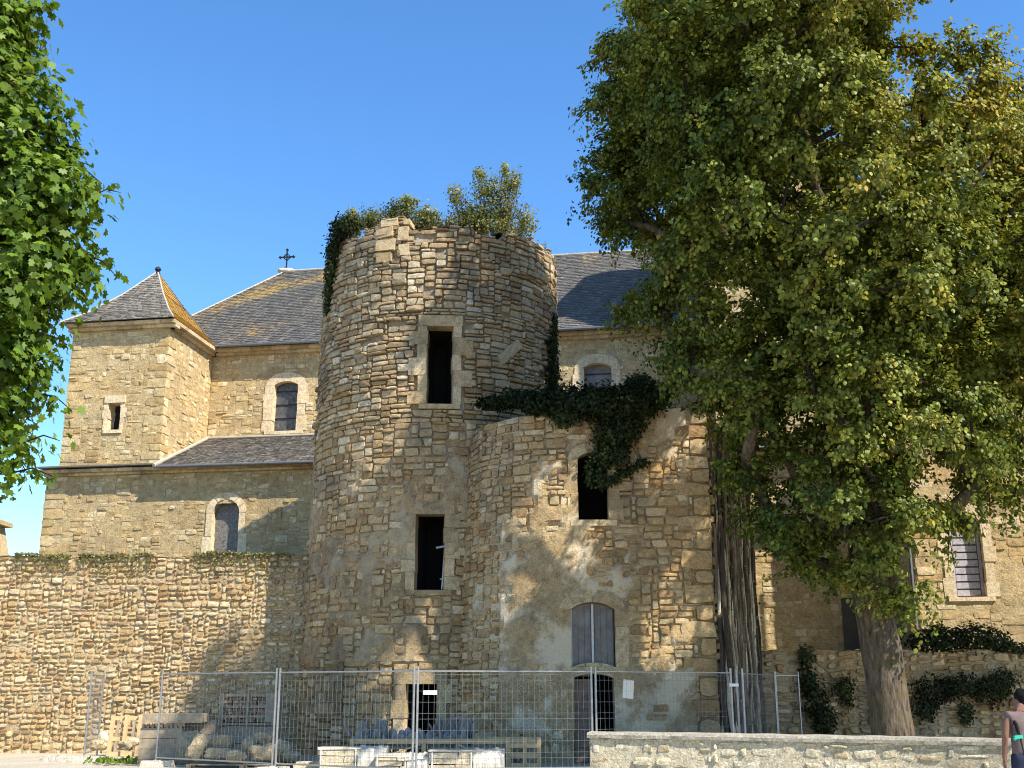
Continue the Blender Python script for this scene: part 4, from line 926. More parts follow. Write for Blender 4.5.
# ivy
def ivy(label, blobs, n, size=.10, seed=1, stem=None, hue=(.3, .25), name='ivy'):
    bx = np.array(blobs); base = (float(bx[:, 0].mean()), float(bx[:, 1].mean()), float(min(bx[:, 2] - bx[:, 5])))
    t = thing(name, base, label, 'ivy'); foliage('foliage', M['ivy_leaf'], blobs, int(n * 1.7), size * .78, hue, t, seed=seed, shell=.55, droop=.5, up=.3)
    s = MB(); g = random.Random(seed)
    for k in range(14):
        a = g.choice(blobs); b = g.choice(blobs); s.tube([a[:3], ((a[0] + b[0]) / 2, (a[1] + b[1]) / 2 - .05, (a[2] + b[2]) / 2 + .05), b[:3]], [.015, .012, .008], 5, caps=False)
    s.build('stems', M['bark'], t); return t
ivy('dark ivy hanging down the left edge of the round tower', [tw(343, 232, .1, .25, .3, .4), tw(337, 252, .1, .22, .3, .4), tw(334, 272, .08, .17, .3, .4), tw(331, 292, .06, .12, .25, .4), tw(329, 308, .05, .08, .2, .25), tw(352, 224, .1, .25, .3, .25)], 1800, .10, 3)
ivy('dark narrow ivy climbing the right edge of the round tower', [tw(548, 398, .05, .32, .3, .45), tw(549, 372, .05, .22, .3, .5), tw(550, 348, .05, .18, .3, .45), tw(553, 325, .03, .10, .25, .35), tw(541, 412, .1, .4, .3, .25)], 2200, .10, 4)
IVY = [eb(495, 402, 27.3, .45, .3, .16), eb(520, 398, 26.9, .5, .35, .2), eb(545, 402, 26.5, .5, .4, .26), eb(570, 402, 26.4, .55, .4, .36), eb(600, 402, 26.3, .6, .45, .42), eb(632, 402, 26.3, .6, .45, .45), eb(655, 396, 26.5, .4, .4, .32),
       eb(612, 432, 26.3, .42, .22, .4), eb(628, 425, 26.3, .38, .22, .4), eb(604, 455, 26.35, .22, .18, .32), eb(618, 452, 26.35, .25, .18, .3), eb(600, 476, 26.4, .13, .15, .25), eb(590, 470, 26.45, .12, .12, .3), eb(640, 385, 26.6, .35, .4, .25), eb(565, 415, 26.35, .35, .25, .25)]
IVY += [eb(606 + k * 9, 483 - k * 5.2, 26.4, .14, .08, .09) for k in range(5)]
ivy('dense dark ivy spilling over the top of the annex above its open window', IVY, 10500, .105, 5)
ivy('dark bushy ivy on top of the retaining wall below the tall church window', [eb(925, 642, 29.85, .5, .4, .25), eb(950, 640, 29.9, .6, .4, .32), eb(975, 637, 29.9, .5, .4, .35), eb(995, 640, 29.9, .4, .4, .25), eb(1012, 648, 29.9, .4, .4, .15), eb(935, 630, 30.0, .25, .3, .2)], 2300, .10, 6, hue=(.2, .3))
ivy('dark ivy sheet on the face of the retaining wall at the right', [eb(935, 690, 29.45, .6, .12, .35), eb(965, 685, 29.45, .6, .12, .3), eb(995, 690, 29.45, .45, .12, .35), eb(925, 708, 29.45, .3, .1, .3), eb(966, 712, 29.45, .2, .1, .3), eb(1005, 680, 29.45, .35, .1, .3)], 1700, .09, 7, hue=(.2, .3))
ivy('ivy clump on the retaining wall just left of the big trunk', [eb(815, 700, 29.42, .32, .14, .5), eb(808, 680, 29.42, .25, .12, .4), eb(825, 720, 29.42, .3, .14, .35), eb(845, 690, 29.42, .25, .12, .4), eb(806, 655, 29.45, .2, .2, .25)], 1100, .10, 8, hue=(.6, .3))
vt = thing('dead_vine', EP(1.6, 0, .2), 'thick mat of old dry climbing stems covering the right hand end of the annex', 'climbing plant')
M['vine'] = stone_mat('dry_vine_bark', [(0, (.05, .04, .03)), (.55, (.13, .105, .08)), (.85, (.34, .29, .22)), (1, (.58, .52, .42))], tint=(1, .96, .88), stain_amt=.3, bumpd=.04, ochre=0)
m = MB()
for k in range(210):
    u = R(.02, 3.35); dd = R(.03, .26); zt = R(5.0, 8.2); rr = R(.018, .062); pts = []; ph = R(0, 50); z = -.1
    while z < zt: pts.append(EP(u + .34 * N(z * .35, ph) + .07 * N(z * 1.9, ph + 3), z, dd + .09 * N(z * .7, ph + 9) + .03 * N(z * 2.3, ph + 5))); z += .27
    m.tube(pts, [rr * (1.25 - .7 * q / len(pts)) * (1 + .6 * N(q * .9, ph)) for q in range(len(pts))], 6)
m.build('stems', M['vine'], vt)
g = np.random.default_rng(5); n = 900; cen = np.array([EP(g.uniform(0, 3.4), g.uniform(5.6, 8.3) if g.random() < .7 else g.uniform(0, 8), g.uniform(.15, .4)) for _ in range(n)])
leaf_mesh('leaves', M['shrub_leaf'], cen, g.normal(size=(n, 3)) + np.array([.5, -.5, .3]), g.normal(size=(n, 3)) * .5 + np.array([0, 0, -1]), .05 + .05 * g.random(n), .55 + .3 * g.normal(size=n), vt)
# weeds along the head of the rubble wall, and grass by the fence foot
g = np.random.default_rng(8); n = 3600; uu = g.random(n) * 12.4; cl = np.array([N(a * .8, 4.4) + .5 * N(a * 2.6, 7) for a in uu]); uu = uu[cl > -.22]
cen = np.array([LP(a, ltop(a) + .02 - .28 * abs(g.normal()) * (g.random() < .5), .02 + .1 * g.random()) for a in uu]); n = len(cen)
w_ = leaf_mesh('wall_weeds', M['shrub_leaf'], cen, g.normal(size=(n, 3)) + np.array([0, -.6, .2]), g.normal(size=(n, 3)) * .6 + np.array([0, 0, .8]), .035 + .05 * g.random(n), .62 + .25 * g.normal(size=n), loc=(-10, 31.2, 4.8))
tag(w_, 'dry weeds and moss along the head of the rubble wall', 'weeds', kind='stuff')
cc = [at(px, py, Y) for px, py, Y in ((98, 757, 26.6), (104, 757, 26.5), (112, 757, 26.4), (122, 757, 26.4), (131, 755, 26.6), (133, 754, 26.8), (118, 758, 26.2), (136, 756, 26.4))]
cen = np.array([[c.x + g.normal() * .16, c.y + g.normal() * .2, .03 + .05 * g.random()] for c in cc for _ in range(22)]); n = len(cen)
w_ = leaf_mesh('grass', M['maple_leaf'], cen, g.normal(size=(n, 3)), g.normal(size=(n, 3)) * .5 + np.array([0, 0, 1]), .05 + .07 * g.random(n), .4 + .3 * g.normal(size=n), loc=(-9, 26.5, 0))
tag(w_, 'small green weeds in the gravel by the fence foot', 'weeds', kind='stuff')

# ================================================================== THE BUILDERS' YARD
def gp(px, Y):
    "ground position under a pixel column at distance Y"
    p = at(px, 690 + 1.6 * FPX / Y, Y); return Vector((p.x, p.y, 0))
def fence_panel(a, b, label, h=2.0, group='temporary fence panels round the yard', wires=True):
    a, b = Vector(a), Vector(b); t = thing('fence_panel', a, label, 'fence panel', group); L = (b - a).length; d = (b - a) / L; Z = Vector((0, 0, 1))
    for p in (a, b): s = MB(); s.tube([p + Z * .06, p + Z * (h + .03)], .022, 8); s.build('post', M['galv'], t, smooth=False)
    for z in (h - .06, .2): s = MB(); s.tube([a + Z * z, b + Z * z], .016, 6); s.build('rail', M['galv'], t)
    s = MB(); k = .1
    while k < L - .03:
        s.bar(a + d * k + Z * .2, a + d * k + Z * (h - .06), .0042, mi=0); k += .105
    z = .38; i = 0
    while z < h - .1:
        s.bar(a + d * .02 + Z * z, a + d * (L - .02) + Z * z, .0045); z += .20 if i % 4 else .10; i += 1
    s.build('wire_mesh', M['wire'], t); return t
P1, P1b, P2, P3, P4, P5, P6 = gp(84, 27.0), gp(97, 28.8), gp(156, 25.4), gp(272, 23.4), gp(416, 21.7), gp(593, 22.2), gp(735, 24.0)
fence_panel(P1, P1b, 'narrow wire fence panel seen edge on at the left end by the rubble wall')
fence_panel(P2, P3, 'wire fence panel in front of the timber crates and boulders')
fence_panel(P3 + Vector((.07, -.02, 0)), P4 - Vector((.07, -.02, 0)), 'wire fence panel in front of the round tower foot')
fence_panel(P4, P5, 'wire fence panel in front of the slate crate with a small white plate')
fence_panel(P5 + Vector((.08, .02, 0)), P6, 'wire fence panel in front of the annex door with a paper notice')
fence_panel(gp(741, 24.4), gp(779, 28.2), 'wire fence panel running back to the retaining wall between annex end and trunk')
fence_panel(gp(747, 24.2), gp(745, 27.4), 'wire fence panel standing edge on against the annex corner')
fence_panel(gp(780, 28.25), gp(803, 28.6), 'narrow wire fence panel closing the gap to the ivy clad retaining wall')
def foot(p, ang, label):
    m = MB(); r = Matrix.Rotation(ang, 3, 'Z'); m.box(Vector(p) + Vector((0, 0, .07)), (.72, .24, .14), r, taper=.9); m.box(Vector(p) + Vector((0, 0, .145)), (.16, .14, .02), r)
    tag(m.build('concrete_foot', M['concrete'], loc=p), label, 'fence foot', 'concrete fence feet')
foot(P1 + Vector((.1, -.1, 0)), .1, 'pale concrete foot under the leftmost fence post'); foot(P1 + Vector((-.65, .2, 0)), -.2, 'loose concrete foot left of the leftmost fence post')
foot(P2 + Vector((.05, -.05, 0)), .15, 'white concrete foot in front of the grey timber crate'); foot(P3, .6, 'concrete foot under the fence post by the boulders')
foot(P4, .3, 'concrete foot under the fence post before the slate crate'); foot(P5, -.1, 'concrete foot under the fence post at the annex door'); foot(P6, -.4, 'concrete foot under the fence post at the annex corner')
def plate(name, px0, px1, py0, py1, a, b, label, tilt=0.0, mat='white_sheet'):
    d = (b - a).normalized(); ang = math.atan2(-d.y, d.x); p0 = onplane(px0, (py0 + py1) / 2, a, ang); p1 = onplane(px1, (py0 + py1) / 2, a, ang); zt = onplane((px0 + px1) / 2, py0, a, ang).z; zb = onplane((px0 + px1) / 2, py1, a, ang).z
    c = (p0 + p1) / 2; c.z = (zt + zb) / 2; m = MB(); n = Vector((-math.sin(ang), -math.cos(ang), 0))
    m.box(c + n * .016, ((p1 - p0).length, .008, zt - zb), Matrix.Rotation(-ang, 3, 'Z') @ Matrix.Rotation(tilt, 3, 'Y'))
    return tag(m.build(name, M[mat], loc=c), label, 'sign')
plate('sign_plate', 423, 437, 690.5, 694.5, P4, P5, 'small blank white plate on the fence in front of the tower door')
plate('notice', 622.5, 633, 680, 698.5, P5, P6, 'blank off white paper notice on the fence right of the annex door', .1, 'wrap')
plate('sign_plate', 729, 738, 683.5, 686.5, P5, P6, 'small blank white plate on the fence post at the annex corner')

def planks(mb, c, w, h, n, yaw, th=.03, gap=.012, jit=.006):
    r = Matrix.Rotation(yaw, 3, 'Z')
    for i in range(n): mb.box(Vector(c) + Vector((R(-jit, jit), 0, (i + .5) * h / n)), (w, th, h / n - gap), r, jit=.003)
def crate(name, px0, px1, Y, z0, z1, depth, label, mat='old_wood', rows=4, yaw=0.0, toprow=None, gap=.012, cat='crate', group=None):
    a, b = gp(px0, Y), gp(px1, Y); w = (b - a).length; c = (a + b) / 2 + Vector((0, depth / 2, z0)); t = thing(name, c, label, cat, group); r = Matrix.Rotation(yaw, 3, 'Z'); H = z1 - z0
    for s_, nm in ((-1, 'front_panel'), (1, 'rear_panel')):
        m = MB(); planks(m, c + r @ Vector((0, s_ * (depth / 2 - .015), 0)), w, H, rows, yaw, gap=gap); m.build(nm, M[mat], t)
    for s_ in (-1, 1):
        m = MB(); planks(m, c + r @ Vector((s_ * (w / 2 - .018), 0, 0)), depth - .07, H, rows, yaw + math.pi / 2, gap=gap); m.build('side_panel', M[mat], t)
    for x in (-1, 1):
        for y in (-1, 1): m = MB(); m.box(c + r @ Vector((x * (w / 2 - .07), y * (depth / 2 - .065), H / 2 + .01)), (.06, .06, H), r); m.build('corner_post', M[mat], t)
    m = MB(); m.box(c + Vector((0, 0, H * .75)), (w - .09, depth - .10, .03), r); m.build('inner_sheet', M['dark'] if mat == 'old_wood' else M['boulder'], t)  # near-black sheet across the inside of the crate
    return t, c, w, r
def pallet(px0, px1, Y, depth, label, z=0.0, mat='old_wood', name='pallet'):
    a, b = gp(px0, Y), gp(px1, Y); w = (b - a).length; c = (a + b) / 2 + Vector((0, depth / 2, z)); t = thing(name, c, label, 'pallet', 'wooden pallets in the yard')
    m = MB()
    for i in range(5): m.box(c + Vector((0, -depth / 2 + .06 + i * (depth - .12) / 4, .132)), (w, .11, .02))
    m.build('deck', M[mat], t)
    for i in range(3): m = MB(); m.box(c + Vector(((i - 1) * (w / 2 - .06), 0, .065)), (.10, depth, .11)); m.build('bearer', M[mat], t)
    return t
# grey timber crate left, with its loose top row
t, c, w, r = crate('timber_crate', 138, 180, 26.4, .10, .78, .9, 'grey weathered timber crate behind the left fence panel', rows=3)
for i in range(9): m = MB(); m.box(c + Vector((-w / 2 + .06 + i * (w - .1) / 8, -.42, .72)), (.05, .05, .10)); m.build('spacer', M['old_wood'], t)
tp = gp(138, 26.2); tq = gp(197, 26.4)
m = MB(); m.box(((tp.x + tq.x) / 2, 26.55, .99), ((tq - tp).length, .5, .20), Matrix.Rotation(.01, 3, 'Z')); m.box(((tp.x + tq.x) / 2, 27.0, .99), ((tq - tp).length * .97, .3, .18))
tag(m.build('timber_beams', M['old_wood'], loc=(tp.x + .7, 26.7, .9)), 'thick grey timber beams laid across the top of the left crate', 'beams')
pallet(137, 181, 26.4, .9, 'grey pallet under the weathered timber crate', -.04)
crate('timber_crate', 182, 214, 27.2, 0, .92, .9, 'dark grey timber crate between the left crate and the brick crate', rows=3)
# sack
m = MB(); p = gp(189, 26.5); m.blob(p + Vector((0, 0, .34)), (.30, .30, .38), seed=4, rough=.12, flat=.5); tag(m.build('sack', M['boulder'], loc=p, smooth=True), 'pale grey rounded sack beside the left timber crate', 'sack')
crate('timber_crate', 216, 272, 27.5, 0, .78, .9, 'wide grey timber crate under the brick crate', rows=2)
# crate of bricks standing on it
a, b = gp(216, 27.4), gp(273, 27.4); w = (b - a).length; cB = Vector(((a.x + b.x) / 2, 27.85, .80)); t = thing('brick_crate', cB, 'open timber frame crate of old red bricks standing on the wide grey crate', 'crate')
for x in (-w / 2 + .05, 0, w / 2 - .05):
    for y in (-.42, .42): m = MB(); m.box(cB + Vector((x, y, .36)), (.09 if x else .06, .05, .72)); m.build('post', M['old_wood'], t)
m = MB(); m.box(cB + Vector((w / 2 - .1, -.455, .40)), (.26, .03, .66)); m.build('upright_board', M['old_wood'], t)
for z in (.20, .42, .68):
    for y in (-.40, .40): m = MB(); m.box(cB + Vector((0, y, z)), (w, .03, .06)); m.build('rail', M['old_wood'], t)
m = MB(); m.box(cB + Vector((0, 0, .03)), (w, .8, .05)); m.build('base', M['old_wood'], t)
m = MB(); z = .16
while z < .66:
    x = -w / 2 + .12
    while x < w / 2 - .12:
        for y in (-.28, 0, .26): m.box(cB + Vector((x + R(-.02, .02), y + R(-.03, .03), z)), (.10, .22, .055), Matrix.Rotation(R(-.1, .1), 3, 'Z'))
        x += .115
    z += .062
tag(m.build('bricks', M['brick'], loc=cB), 'old red bricks heaped inside the open timber frame crate', 'bricks', kind='stuff')
# boulders
def boulder(px, py, Y, rx, rz, label, ry=None, seed=0, yaw=0.0, tilt=0.0, flat=.35, mat='boulder'):
    p = at(px, py, Y); m = MB(); k = 1 - .32 * flat; m.blob(p, (rx * k, (ry or rx * .8) * k, rz * k), Matrix.Rotation(yaw, 3, 'Z') @ Matrix.Rotation(tilt, 3, 'Y'), seed, 3, .28, 0, flat)
    return tag(m.build('boulder', M[mat], loc=p), label, 'boulder', 'loose stones piled in the yard')
pallet(186, 298, 24.9, 1.0, 'long low grey pallet carrying the boulders', -.05)
boulder(198, 747, 25.2, .20, .33, 'tall leaning pale boulder beside the sack', seed=1, tilt=.5)
boulder(222, 741, 25.5, .30, .17, 'flat squared stone lying on the lower block left of the pile', seed=2, flat=.7)
boulder(219, 753, 25.2, .34, .15, 'long low squared block at the bottom left of the boulder pile', seed=3, flat=.85)
boulder(235, 756, 25.0, .25, .15, 'small round boulder at the front of the pile', seed=4)
boulder(249, 747, 25.3, .17, .24, 'upright rounded boulder in the middle of the pile', seed=5)
boulder(264, 738, 25.5, .25, .16, 'rounded boulder on top of the pile below the bricks', seed=6, flat=.5)
boulder(263, 752, 25.2, .34, .20, 'big squared boulder under the top boulder', seed=7, flat=.7)
boulder(281, 752, 25.5, .22, .28, 'pointed boulder right of the nearest tall fence post', seed=8, tilt=.4)
boulder(291, 757, 25.4, .22, .15, 'low boulder at the right end of the pile', seed=9)
boulder(126, 745, 27.6, .22, .13, 'flat pale stone lying before the upright pallet', seed=10, flat=.6)
boulder(134, 742, 27.8, .16, .10, 'small white stone beside the flat one before the upright pallet', seed=11, flat=.4, mat='limestone')
boulder(103, 738, 28.5, .14, .16, 'small white stone behind the leftmost fence panel', seed=12, mat='limestone')
boulder(98, 745, 28.2, .22, .14, 'rounded stone at the foot of the leftmost fence panel', seed=13)
# upright pallet leaning on the rubble wall
t = thing('upright_pallet', gp(122, 29.6), 'fresh pine pallet standing upright against the rubble wall', 'pallet'); o = gp(122, 29.6); tl = Matrix.Rotation(-.12, 3, 'X')
for x in (-.33, .02, .37): m = MB(); m.box(o + tl @ Vector((x, 0, .50)), (.085, .09, 1.0), tl); m.build('upright', M['new_wood'], t)
for z in (.06, .42, .92): m = MB(); m.box(o + tl @ Vector((.02, .055, z)), (.86, .02, .10), tl); m.build('board', M['new_wood'], t)
for x in (-.2, .2): m = MB(); m.box(o + tl @ Vector((x, .058, .50)), (.07, .02, .95), tl); m.build('slat', M['old_wood'], t)
# slate crate: long pine frame with upright slates
a, b = gp(350, 24.3), gp(540, 24.3); w = (b - a).length; o = Vector((a.x, 24.3, 0)); HS = .58; dp = 1.0
t = thing('slate_crate', Vector((a.x + w / 2, 24.8, 0)), 'long pine timber crate before the tower foot holding upright slates', 'crate')
for y in (0, dp): m = MB(); m.bar(o + Vector((-.02, y, HS)), o + Vector((w, y, HS)), .045, .10); m.bar(o + Vector((-.02, y, .08)), o + Vector((w, y, .08)), .04, .10); m.build('long_rail', M['new_wood'], t)
for k in (0, .38, .56, .83): 
    for y in (0, dp): m = MB(); m.bar(o + Vector((w * k + .03, y - .05, 0)), o + Vector((w * k + .03, y - .05, HS + .04)), .09, .03); m.build('upright', M['new_wood'], t)
m = MB(); m.bar(o + Vector((w * .02, -.09, .10)), o + Vector((w * .37, -.09, HS - .06)), .025, .09, up=Vector((0, 1, 0))); m.bar(o + Vector((w * .57, -.09, HS - .06)), o + Vector((w * .81, -.09, .12)), .025, .09, up=Vector((0, 1, 0))); m.build('brace', M['new_wood'], t)
for x in (w * .83, w * .92, w - .02): m = MB(); m.bar(o + Vector((x, -.11, 0)), o + Vector((x, -.11, HS + .08)), .085, .03); m.build('end_slat', M['new_wood'], t)
for z in (.12, .31, .50): m = MB(); m.bar(o + Vector((w * .82, -.135, z)), o + Vector((w, -.135, z)), .02, .085); m.build('end_board', M['new_wood'], t)
for x in (0, w): m = MB(); m.bar(o + Vector((x, 0, HS - .01)), o + Vector((x, dp, HS - .01)), .04, .09); m.build('end_rail', M['new_wood'], t)
m = MB(); m.box(o + Vector((w / 2, dp / 2, .10)), (w - .1, dp - .12, .04)); m.box(o + Vector((w / 2, dp / 2, HS - .14)), (w - .12, dp - .14, .04)); m.build('floor_board', M['old_wood'], t)
def slates(x0, x1, y, z, hs, n, label_part):
    for i in range(n):
        m = MB(); x = x0 + (x1 - x0) * (i + .5) / n + R(-.02, .02); h = hs * R(.7, 1.2); wd = R(.13, .24); ln = R(-.75, .3); rz = R(-.8, .8) + .75
        r = Matrix.Rotation(rz, 3, 'Z') @ Matrix.Rotation(ln, 3, 'X'); c = o + Vector((x, y + R(-.04, .04), z))
        sh = [(-wd / 2, 0), (wd / 2, 0), (wd / 2 * R(.8, 1), h * .55), (wd * .28, h * R(.85, .95)), (0, h), (-wd * .28, h * R(.85, .95)), (-wd / 2 * R(.8, 1), h * .55)]
        m.prism([c + r @ Vector((p, 0, q)) for p, q in sh], [c + r @ Vector((p, .016, q)) for p, q in sh])
        tag(m.build('roof_slate', M['roofslate'], loc=c), 'grey roofing slate standing on edge among its like in the pine crate', 'slate', 'roofing slates in the pine crate')
slates(.06, w * .60, .12, HS - .12, .30, 34, ''); slates(.06, w * .60, .42, HS - .12, .34, 32, ''); slates(.06, w * .20, .66, HS - .12, .52, 16, ''); slates(w * .45, w * .64, .70, HS - .12, .56, 24, '')
slates(.1, w * .95, .15, .12, .30, 50, '')
# wrapped limestone slabs in front
def slab_stack(px0, px1, Y, h, label, dpt=.7):
    a, b = gp(px0, Y), gp(px1, Y); w = (b - a).length; c = Vector(((a.x + b.x) / 2, Y + dpt / 2, 0)); t = thing('slab_stack', c, label, 'stone slabs', 'wrapped stacks of pale stone slabs')
    m = MB(); n = 3
    for i in range(n):
        x = -w / 2
        while x < w * .12:
            ww = min(R(.35, .75), w * .14 - x); 
            if ww < .05: break
            m.box(c + Vector((x + ww / 2, R(-.015, .01), .09 + (i + .5) * (h - .09) / n)), (ww - .012, dpt, (h - .09) / n - .012), jit=.01); x += ww
    m.build('slabs', M['limestone'], t)
    m = MB(); k = 14; rows = []
    for i in range(k + 1):
        u = i / k; x = w * (.10 + .42 * u); rows.append([(x, -dpt / 2 - .03 + .03 * N(u * 4, 1), .05), (x, -dpt / 2 - .05 + .04 * N(u * 5, 2), h * .55), (x, -dpt / 2 + .02 + .05 * N(u * 6, 3), h * (.99 - .35 * max(0, u - .75) ** 1.0) + .03 * N(u * 7, 4)), (x, 0, h + .05 + .04 * N(u * 6, 5)), (x, dpt / 2, h + .02)])
    q = [c + Vector(p) for rw_ in rows for p in rw_]; m.add(q + [c + Vector((w * .52, -dpt / 2, .05)), c + Vector((w * .52, dpt / 2, .05))], [[i * 5 + j, (i + 1) * 5 + j, (i + 1) * 5 + j + 1, i * 5 + j + 1] for i in range(k) for j in range(4)] + [[k * 5, len(q) + 1, k * 5 + 4, k * 5 + 3, k * 5 + 2, k * 5 + 1]])
    xx = -w / 2 - .01
    m.build('wrap', M['wrap'], t)
    m = MB(); m.box(c + Vector((-.18 * w, 0, h + .012)), (w * .66, dpt + .03, .03), jit=.012); m.build('top_sheet', M['wrap'], t)
    m = MB()
    for k in (-.46, .07): m.box(c + Vector((w * k, -dpt / 2 - .022, h / 2)), (.022, .012, h)); 
    m.build('strap', M['white_sheet'], t)
    m = MB()
    for i in range(3): m.box(c + Vector(((i - 1) * w * .42, 0, .04)), (.09, dpt, .085))
    m.build('bearer', M['new_wood'], t)
slab_stack(318, 384, 23.45, .47, 'wrapped stack of pale stone slabs left of the fence post, the leftmost stack')
slab_stack(375, 428, 22.95, .36, 'low wrapped stack of pale stone slabs right behind the fence post')
slab_stack(429, 503, 22.9, .44, 'wrapped stack of pale stone slabs before the middle of the slate crate')
m = MB(); a, b = gp(293, 23.9), gp(318, 23.9); m.box(((a.x + b.x) / 2, 24.1, .10), ((b - a).length, .35, .12)); m.box(((a.x + b.x) / 2 + .02, 24.1, .18), ((b - a).length * .9, .3, .03)); tag(m.build('stone_slab', M['limestone'], loc=((a.x + b.x) / 2, 24.1, 0)), 'flat white stone slab lying left of the wrapped stacks', 'slab')

# ================================================================== THE PERSON at the right edge, walking away
def skin_mesh(name, verts, edges, radii, mat, parent, root=0, sub=2):
    me = bpy.data.meshes.new(name); me.from_pydata(verts, edges, []); o = link(name, me, parent); me.materials.append(mat)
    sk = o.modifiers.new('skin', 'SKIN'); sk.use_smooth_shade = True
    for i, r in enumerate(radii):
        d = me.skin_vertices[0].data[i]; d.radius = r if isinstance(r, tuple) else (r, r); d.use_root = (i == root)
    ss = o.modifiers.new('sub', 'SUBSURF'); ss.levels = sub; ss.render_levels = sub
    return o
M['skin'] = plain('skin', (.22, .11, .07), .55, 0, .08, 30)  # skin, shirt and jeans darkened, the shade over the person put into their colours
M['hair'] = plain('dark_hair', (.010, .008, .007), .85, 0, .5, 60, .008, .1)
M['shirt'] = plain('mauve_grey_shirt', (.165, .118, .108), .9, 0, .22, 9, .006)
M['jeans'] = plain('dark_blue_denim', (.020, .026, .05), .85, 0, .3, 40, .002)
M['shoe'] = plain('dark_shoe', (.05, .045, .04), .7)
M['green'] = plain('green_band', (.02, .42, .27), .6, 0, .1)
pp = at(1018.5, 700, 14.0); per = thing('person', (pp.x, 14.0, 0), 'person seen from behind at the right edge in a sleeveless mauve shirt and dark jeans', 'person')
B = [(0, 0, .95), (0, 0, 1.10), (0, .01, 1.26), (0, .0, 1.39), (0, -.005, 1.47), (.02, .02, 1.53), (.05, .045, 1.60), (.055, .05, 1.66), (.05, .04, 1.585),
     (-.155, 0, 1.40), (-.205, -.01, 1.30), (-.235, -.01, 1.12), (-.245, .03, .96), (-.245, .05, .88), (-.245, .065, .82),
     (.155, 0, 1.40), (.205, -.01, 1.30), (.24, -.01, 1.12), (.25, .05, .97), (.25, .07, .89), (.25, .085, .83),
     (-.09, 0, .90), (-.10, .02, .50), (-.10, -.03, .09), (.09, 0, .90), (.11, .10, .50), (.11, .08, .09)]
E = [(0, 1), (1, 2), (2, 3), (3, 4), (4, 5), (5, 6), (6, 7), (3, 9), (9, 10), (10, 11), (11, 12), (12, 13), (13, 14), (3, 15), (15, 16), (16, 17), (17, 18), (18, 19), (19, 20), (0, 21), (21, 22), (22, 23), (0, 24), (24, 25), (25, 26), (5, 8)]
RD = [(.14, .10), (.125, .09), (.15, .10), (.13, .085), (.055, .055), (.055, .06), (.076, .095), (.06, .075), (.05, .05), .06, .05, .042, .030, (.022, .04), (.018, .036), .06, .05, .042, .030, (.022, .04), (.018, .036), .085, .058, .04, .085, .058, .04]
for side, hand, wr in ((-1, 14, 13), (1, 20, 19)):
    hx, hy, hz = B[hand]; wx, wy, wz = B[wr]
    for k, (dy, L) in enumerate(((-.030, .070), (-.010, .080), (.010, .076), (.028, .060))):
        i = len(B); B += [(hx, hy + dy, hz - .012), (hx - side * .006, hy + dy + .006, hz - .012 - L * .5), (hx - side * .022, hy + dy + .012, hz - .01 - L)]; RD += [.0095, .009, .007]; E += [(hand, i), (i, i + 1), (i + 1, i + 2)]
    i = len(B); B += [(wx - side * .012, wy + .035, wz - .022), (wx - side * .018, wy + .058, wz - .062), (wx - side * .020, wy + .060, wz - .095)]; RD += [.013, .011, .008]; E += [(wr, i), (i, i + 1), (i + 1, i + 2)]
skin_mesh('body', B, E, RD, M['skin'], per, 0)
m = MB(); h0 = Vector((pp.x + .055, 14.04, 1.635))
m.blob(h0 + Vector((0, -.018, .022)), (.086, .100, .104), seed=2, sub=4, rough=.16); m.blob(h0 + Vector((0, -.05, -.05)), (.072, .056, .068), seed=5, sub=3, rough=.22)
m.build('hair', M['hair'], per, smooth=True)
m = MB()
for sx in (-1, 1): m.blob(h0 + Vector((sx * .092, .02, -.035)), (.012, .024, .036), sub=2, rough=.1)
m.blob(h0 + Vector((0, .125, -.045)), (.015, .024, .026), sub=2, rough=.05)
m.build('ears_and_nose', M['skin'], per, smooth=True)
m = MB()
for sx in (-1, 1): m.blob(h0 + Vector((sx * .032, .112, -.02)), (.013, .008, .008), sub=2, rough=.02)
m.blob(h0 + Vector((0, .112, -.085)), (.026, .008, .006), sub=2, rough=.02); m.build('eyes_and_mouth', M['hair'], per, smooth=True)
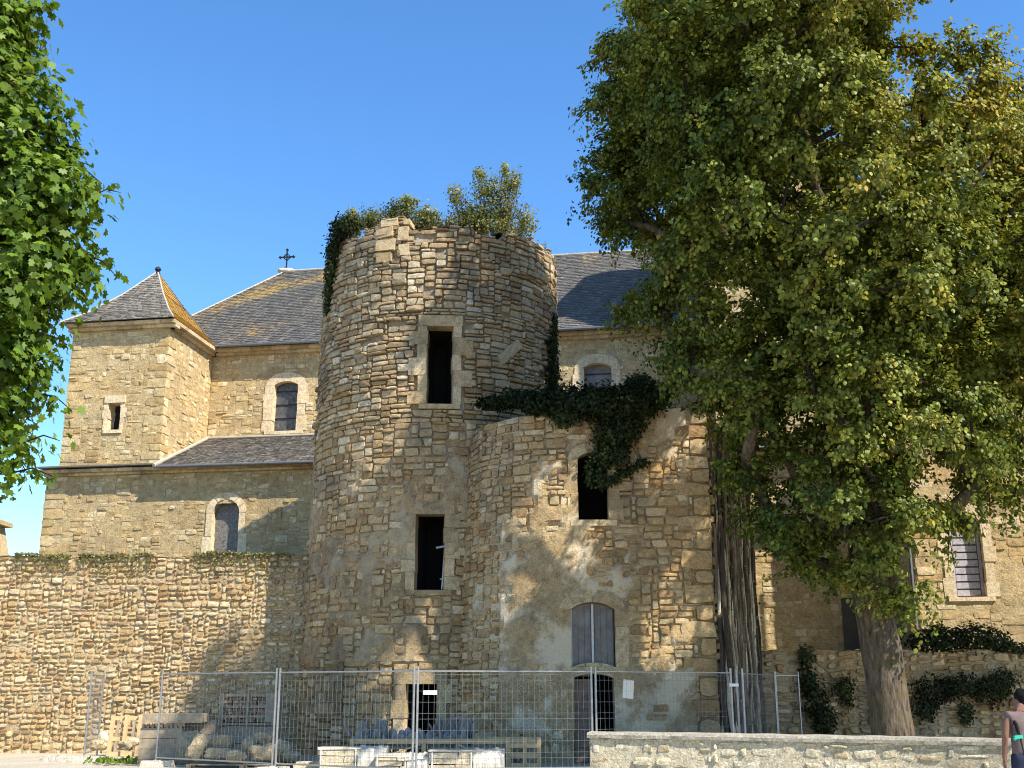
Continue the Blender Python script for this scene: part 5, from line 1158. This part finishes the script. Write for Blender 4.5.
skin_mesh('shirt', [(0, 0, .93), (0, 0, 1.10), (0, .01, 1.26), (0, 0, 1.385), (0, 0, 1.455), (-.15, 0, 1.415), (-.185, 0, 1.375), (.15, 0, 1.415), (.185, 0, 1.375)], [(0, 1), (1, 2), (2, 3), (3, 4), (3, 5), (5, 6), (3, 7), (7, 8)],
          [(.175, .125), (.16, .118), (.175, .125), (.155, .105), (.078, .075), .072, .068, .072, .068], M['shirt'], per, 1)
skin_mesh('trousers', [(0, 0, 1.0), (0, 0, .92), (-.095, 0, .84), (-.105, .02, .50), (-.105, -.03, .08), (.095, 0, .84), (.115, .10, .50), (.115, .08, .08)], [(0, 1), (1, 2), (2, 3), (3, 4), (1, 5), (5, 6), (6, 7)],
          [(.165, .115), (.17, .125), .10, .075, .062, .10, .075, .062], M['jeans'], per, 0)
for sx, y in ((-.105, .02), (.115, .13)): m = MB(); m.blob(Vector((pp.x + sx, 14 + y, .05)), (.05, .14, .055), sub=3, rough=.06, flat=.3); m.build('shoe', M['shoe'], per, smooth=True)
per.scale = (.92, .92, .92)
# walking pole slung on the back
q = Vector((pp.x - .10, 13.855, 0)); t = thing('walking_pole', q + Vector((0, 0, .5)), 'thin black walking pole with a green band slung behind the person', 'walking pole')
m = MB(); m.tube([q + Vector((.09, 0, .48)), q + Vector((-.005, 0, 1.27))], [.008, .012], 8); m.build('shaft', M['iron'], t)
m = MB(); m.tube([q + Vector((-.005, 0, 1.20)), q + Vector((-.03, -.005, 1.32)), q + Vector((-.05, 0, 1.36))], [.022, .024, .018], 8); m.build('grip', M['dark'], t)
m = MB(); m.tube([q + Vector((-.05, .0, 1.34)), q + Vector((-.085, 0, 1.28)), q + Vector((-.085, 0, 1.19)), q + Vector((-.045, 0, 1.165)), q + Vector((0, 0, 1.18))], .007, 6); m.build('wrist_strap', M['dark'], t)
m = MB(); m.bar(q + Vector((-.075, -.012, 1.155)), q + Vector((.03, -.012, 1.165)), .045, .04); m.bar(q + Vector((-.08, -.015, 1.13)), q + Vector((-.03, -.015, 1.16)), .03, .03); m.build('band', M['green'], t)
t.scale = (.92, .92, .92); t.location.z = .46
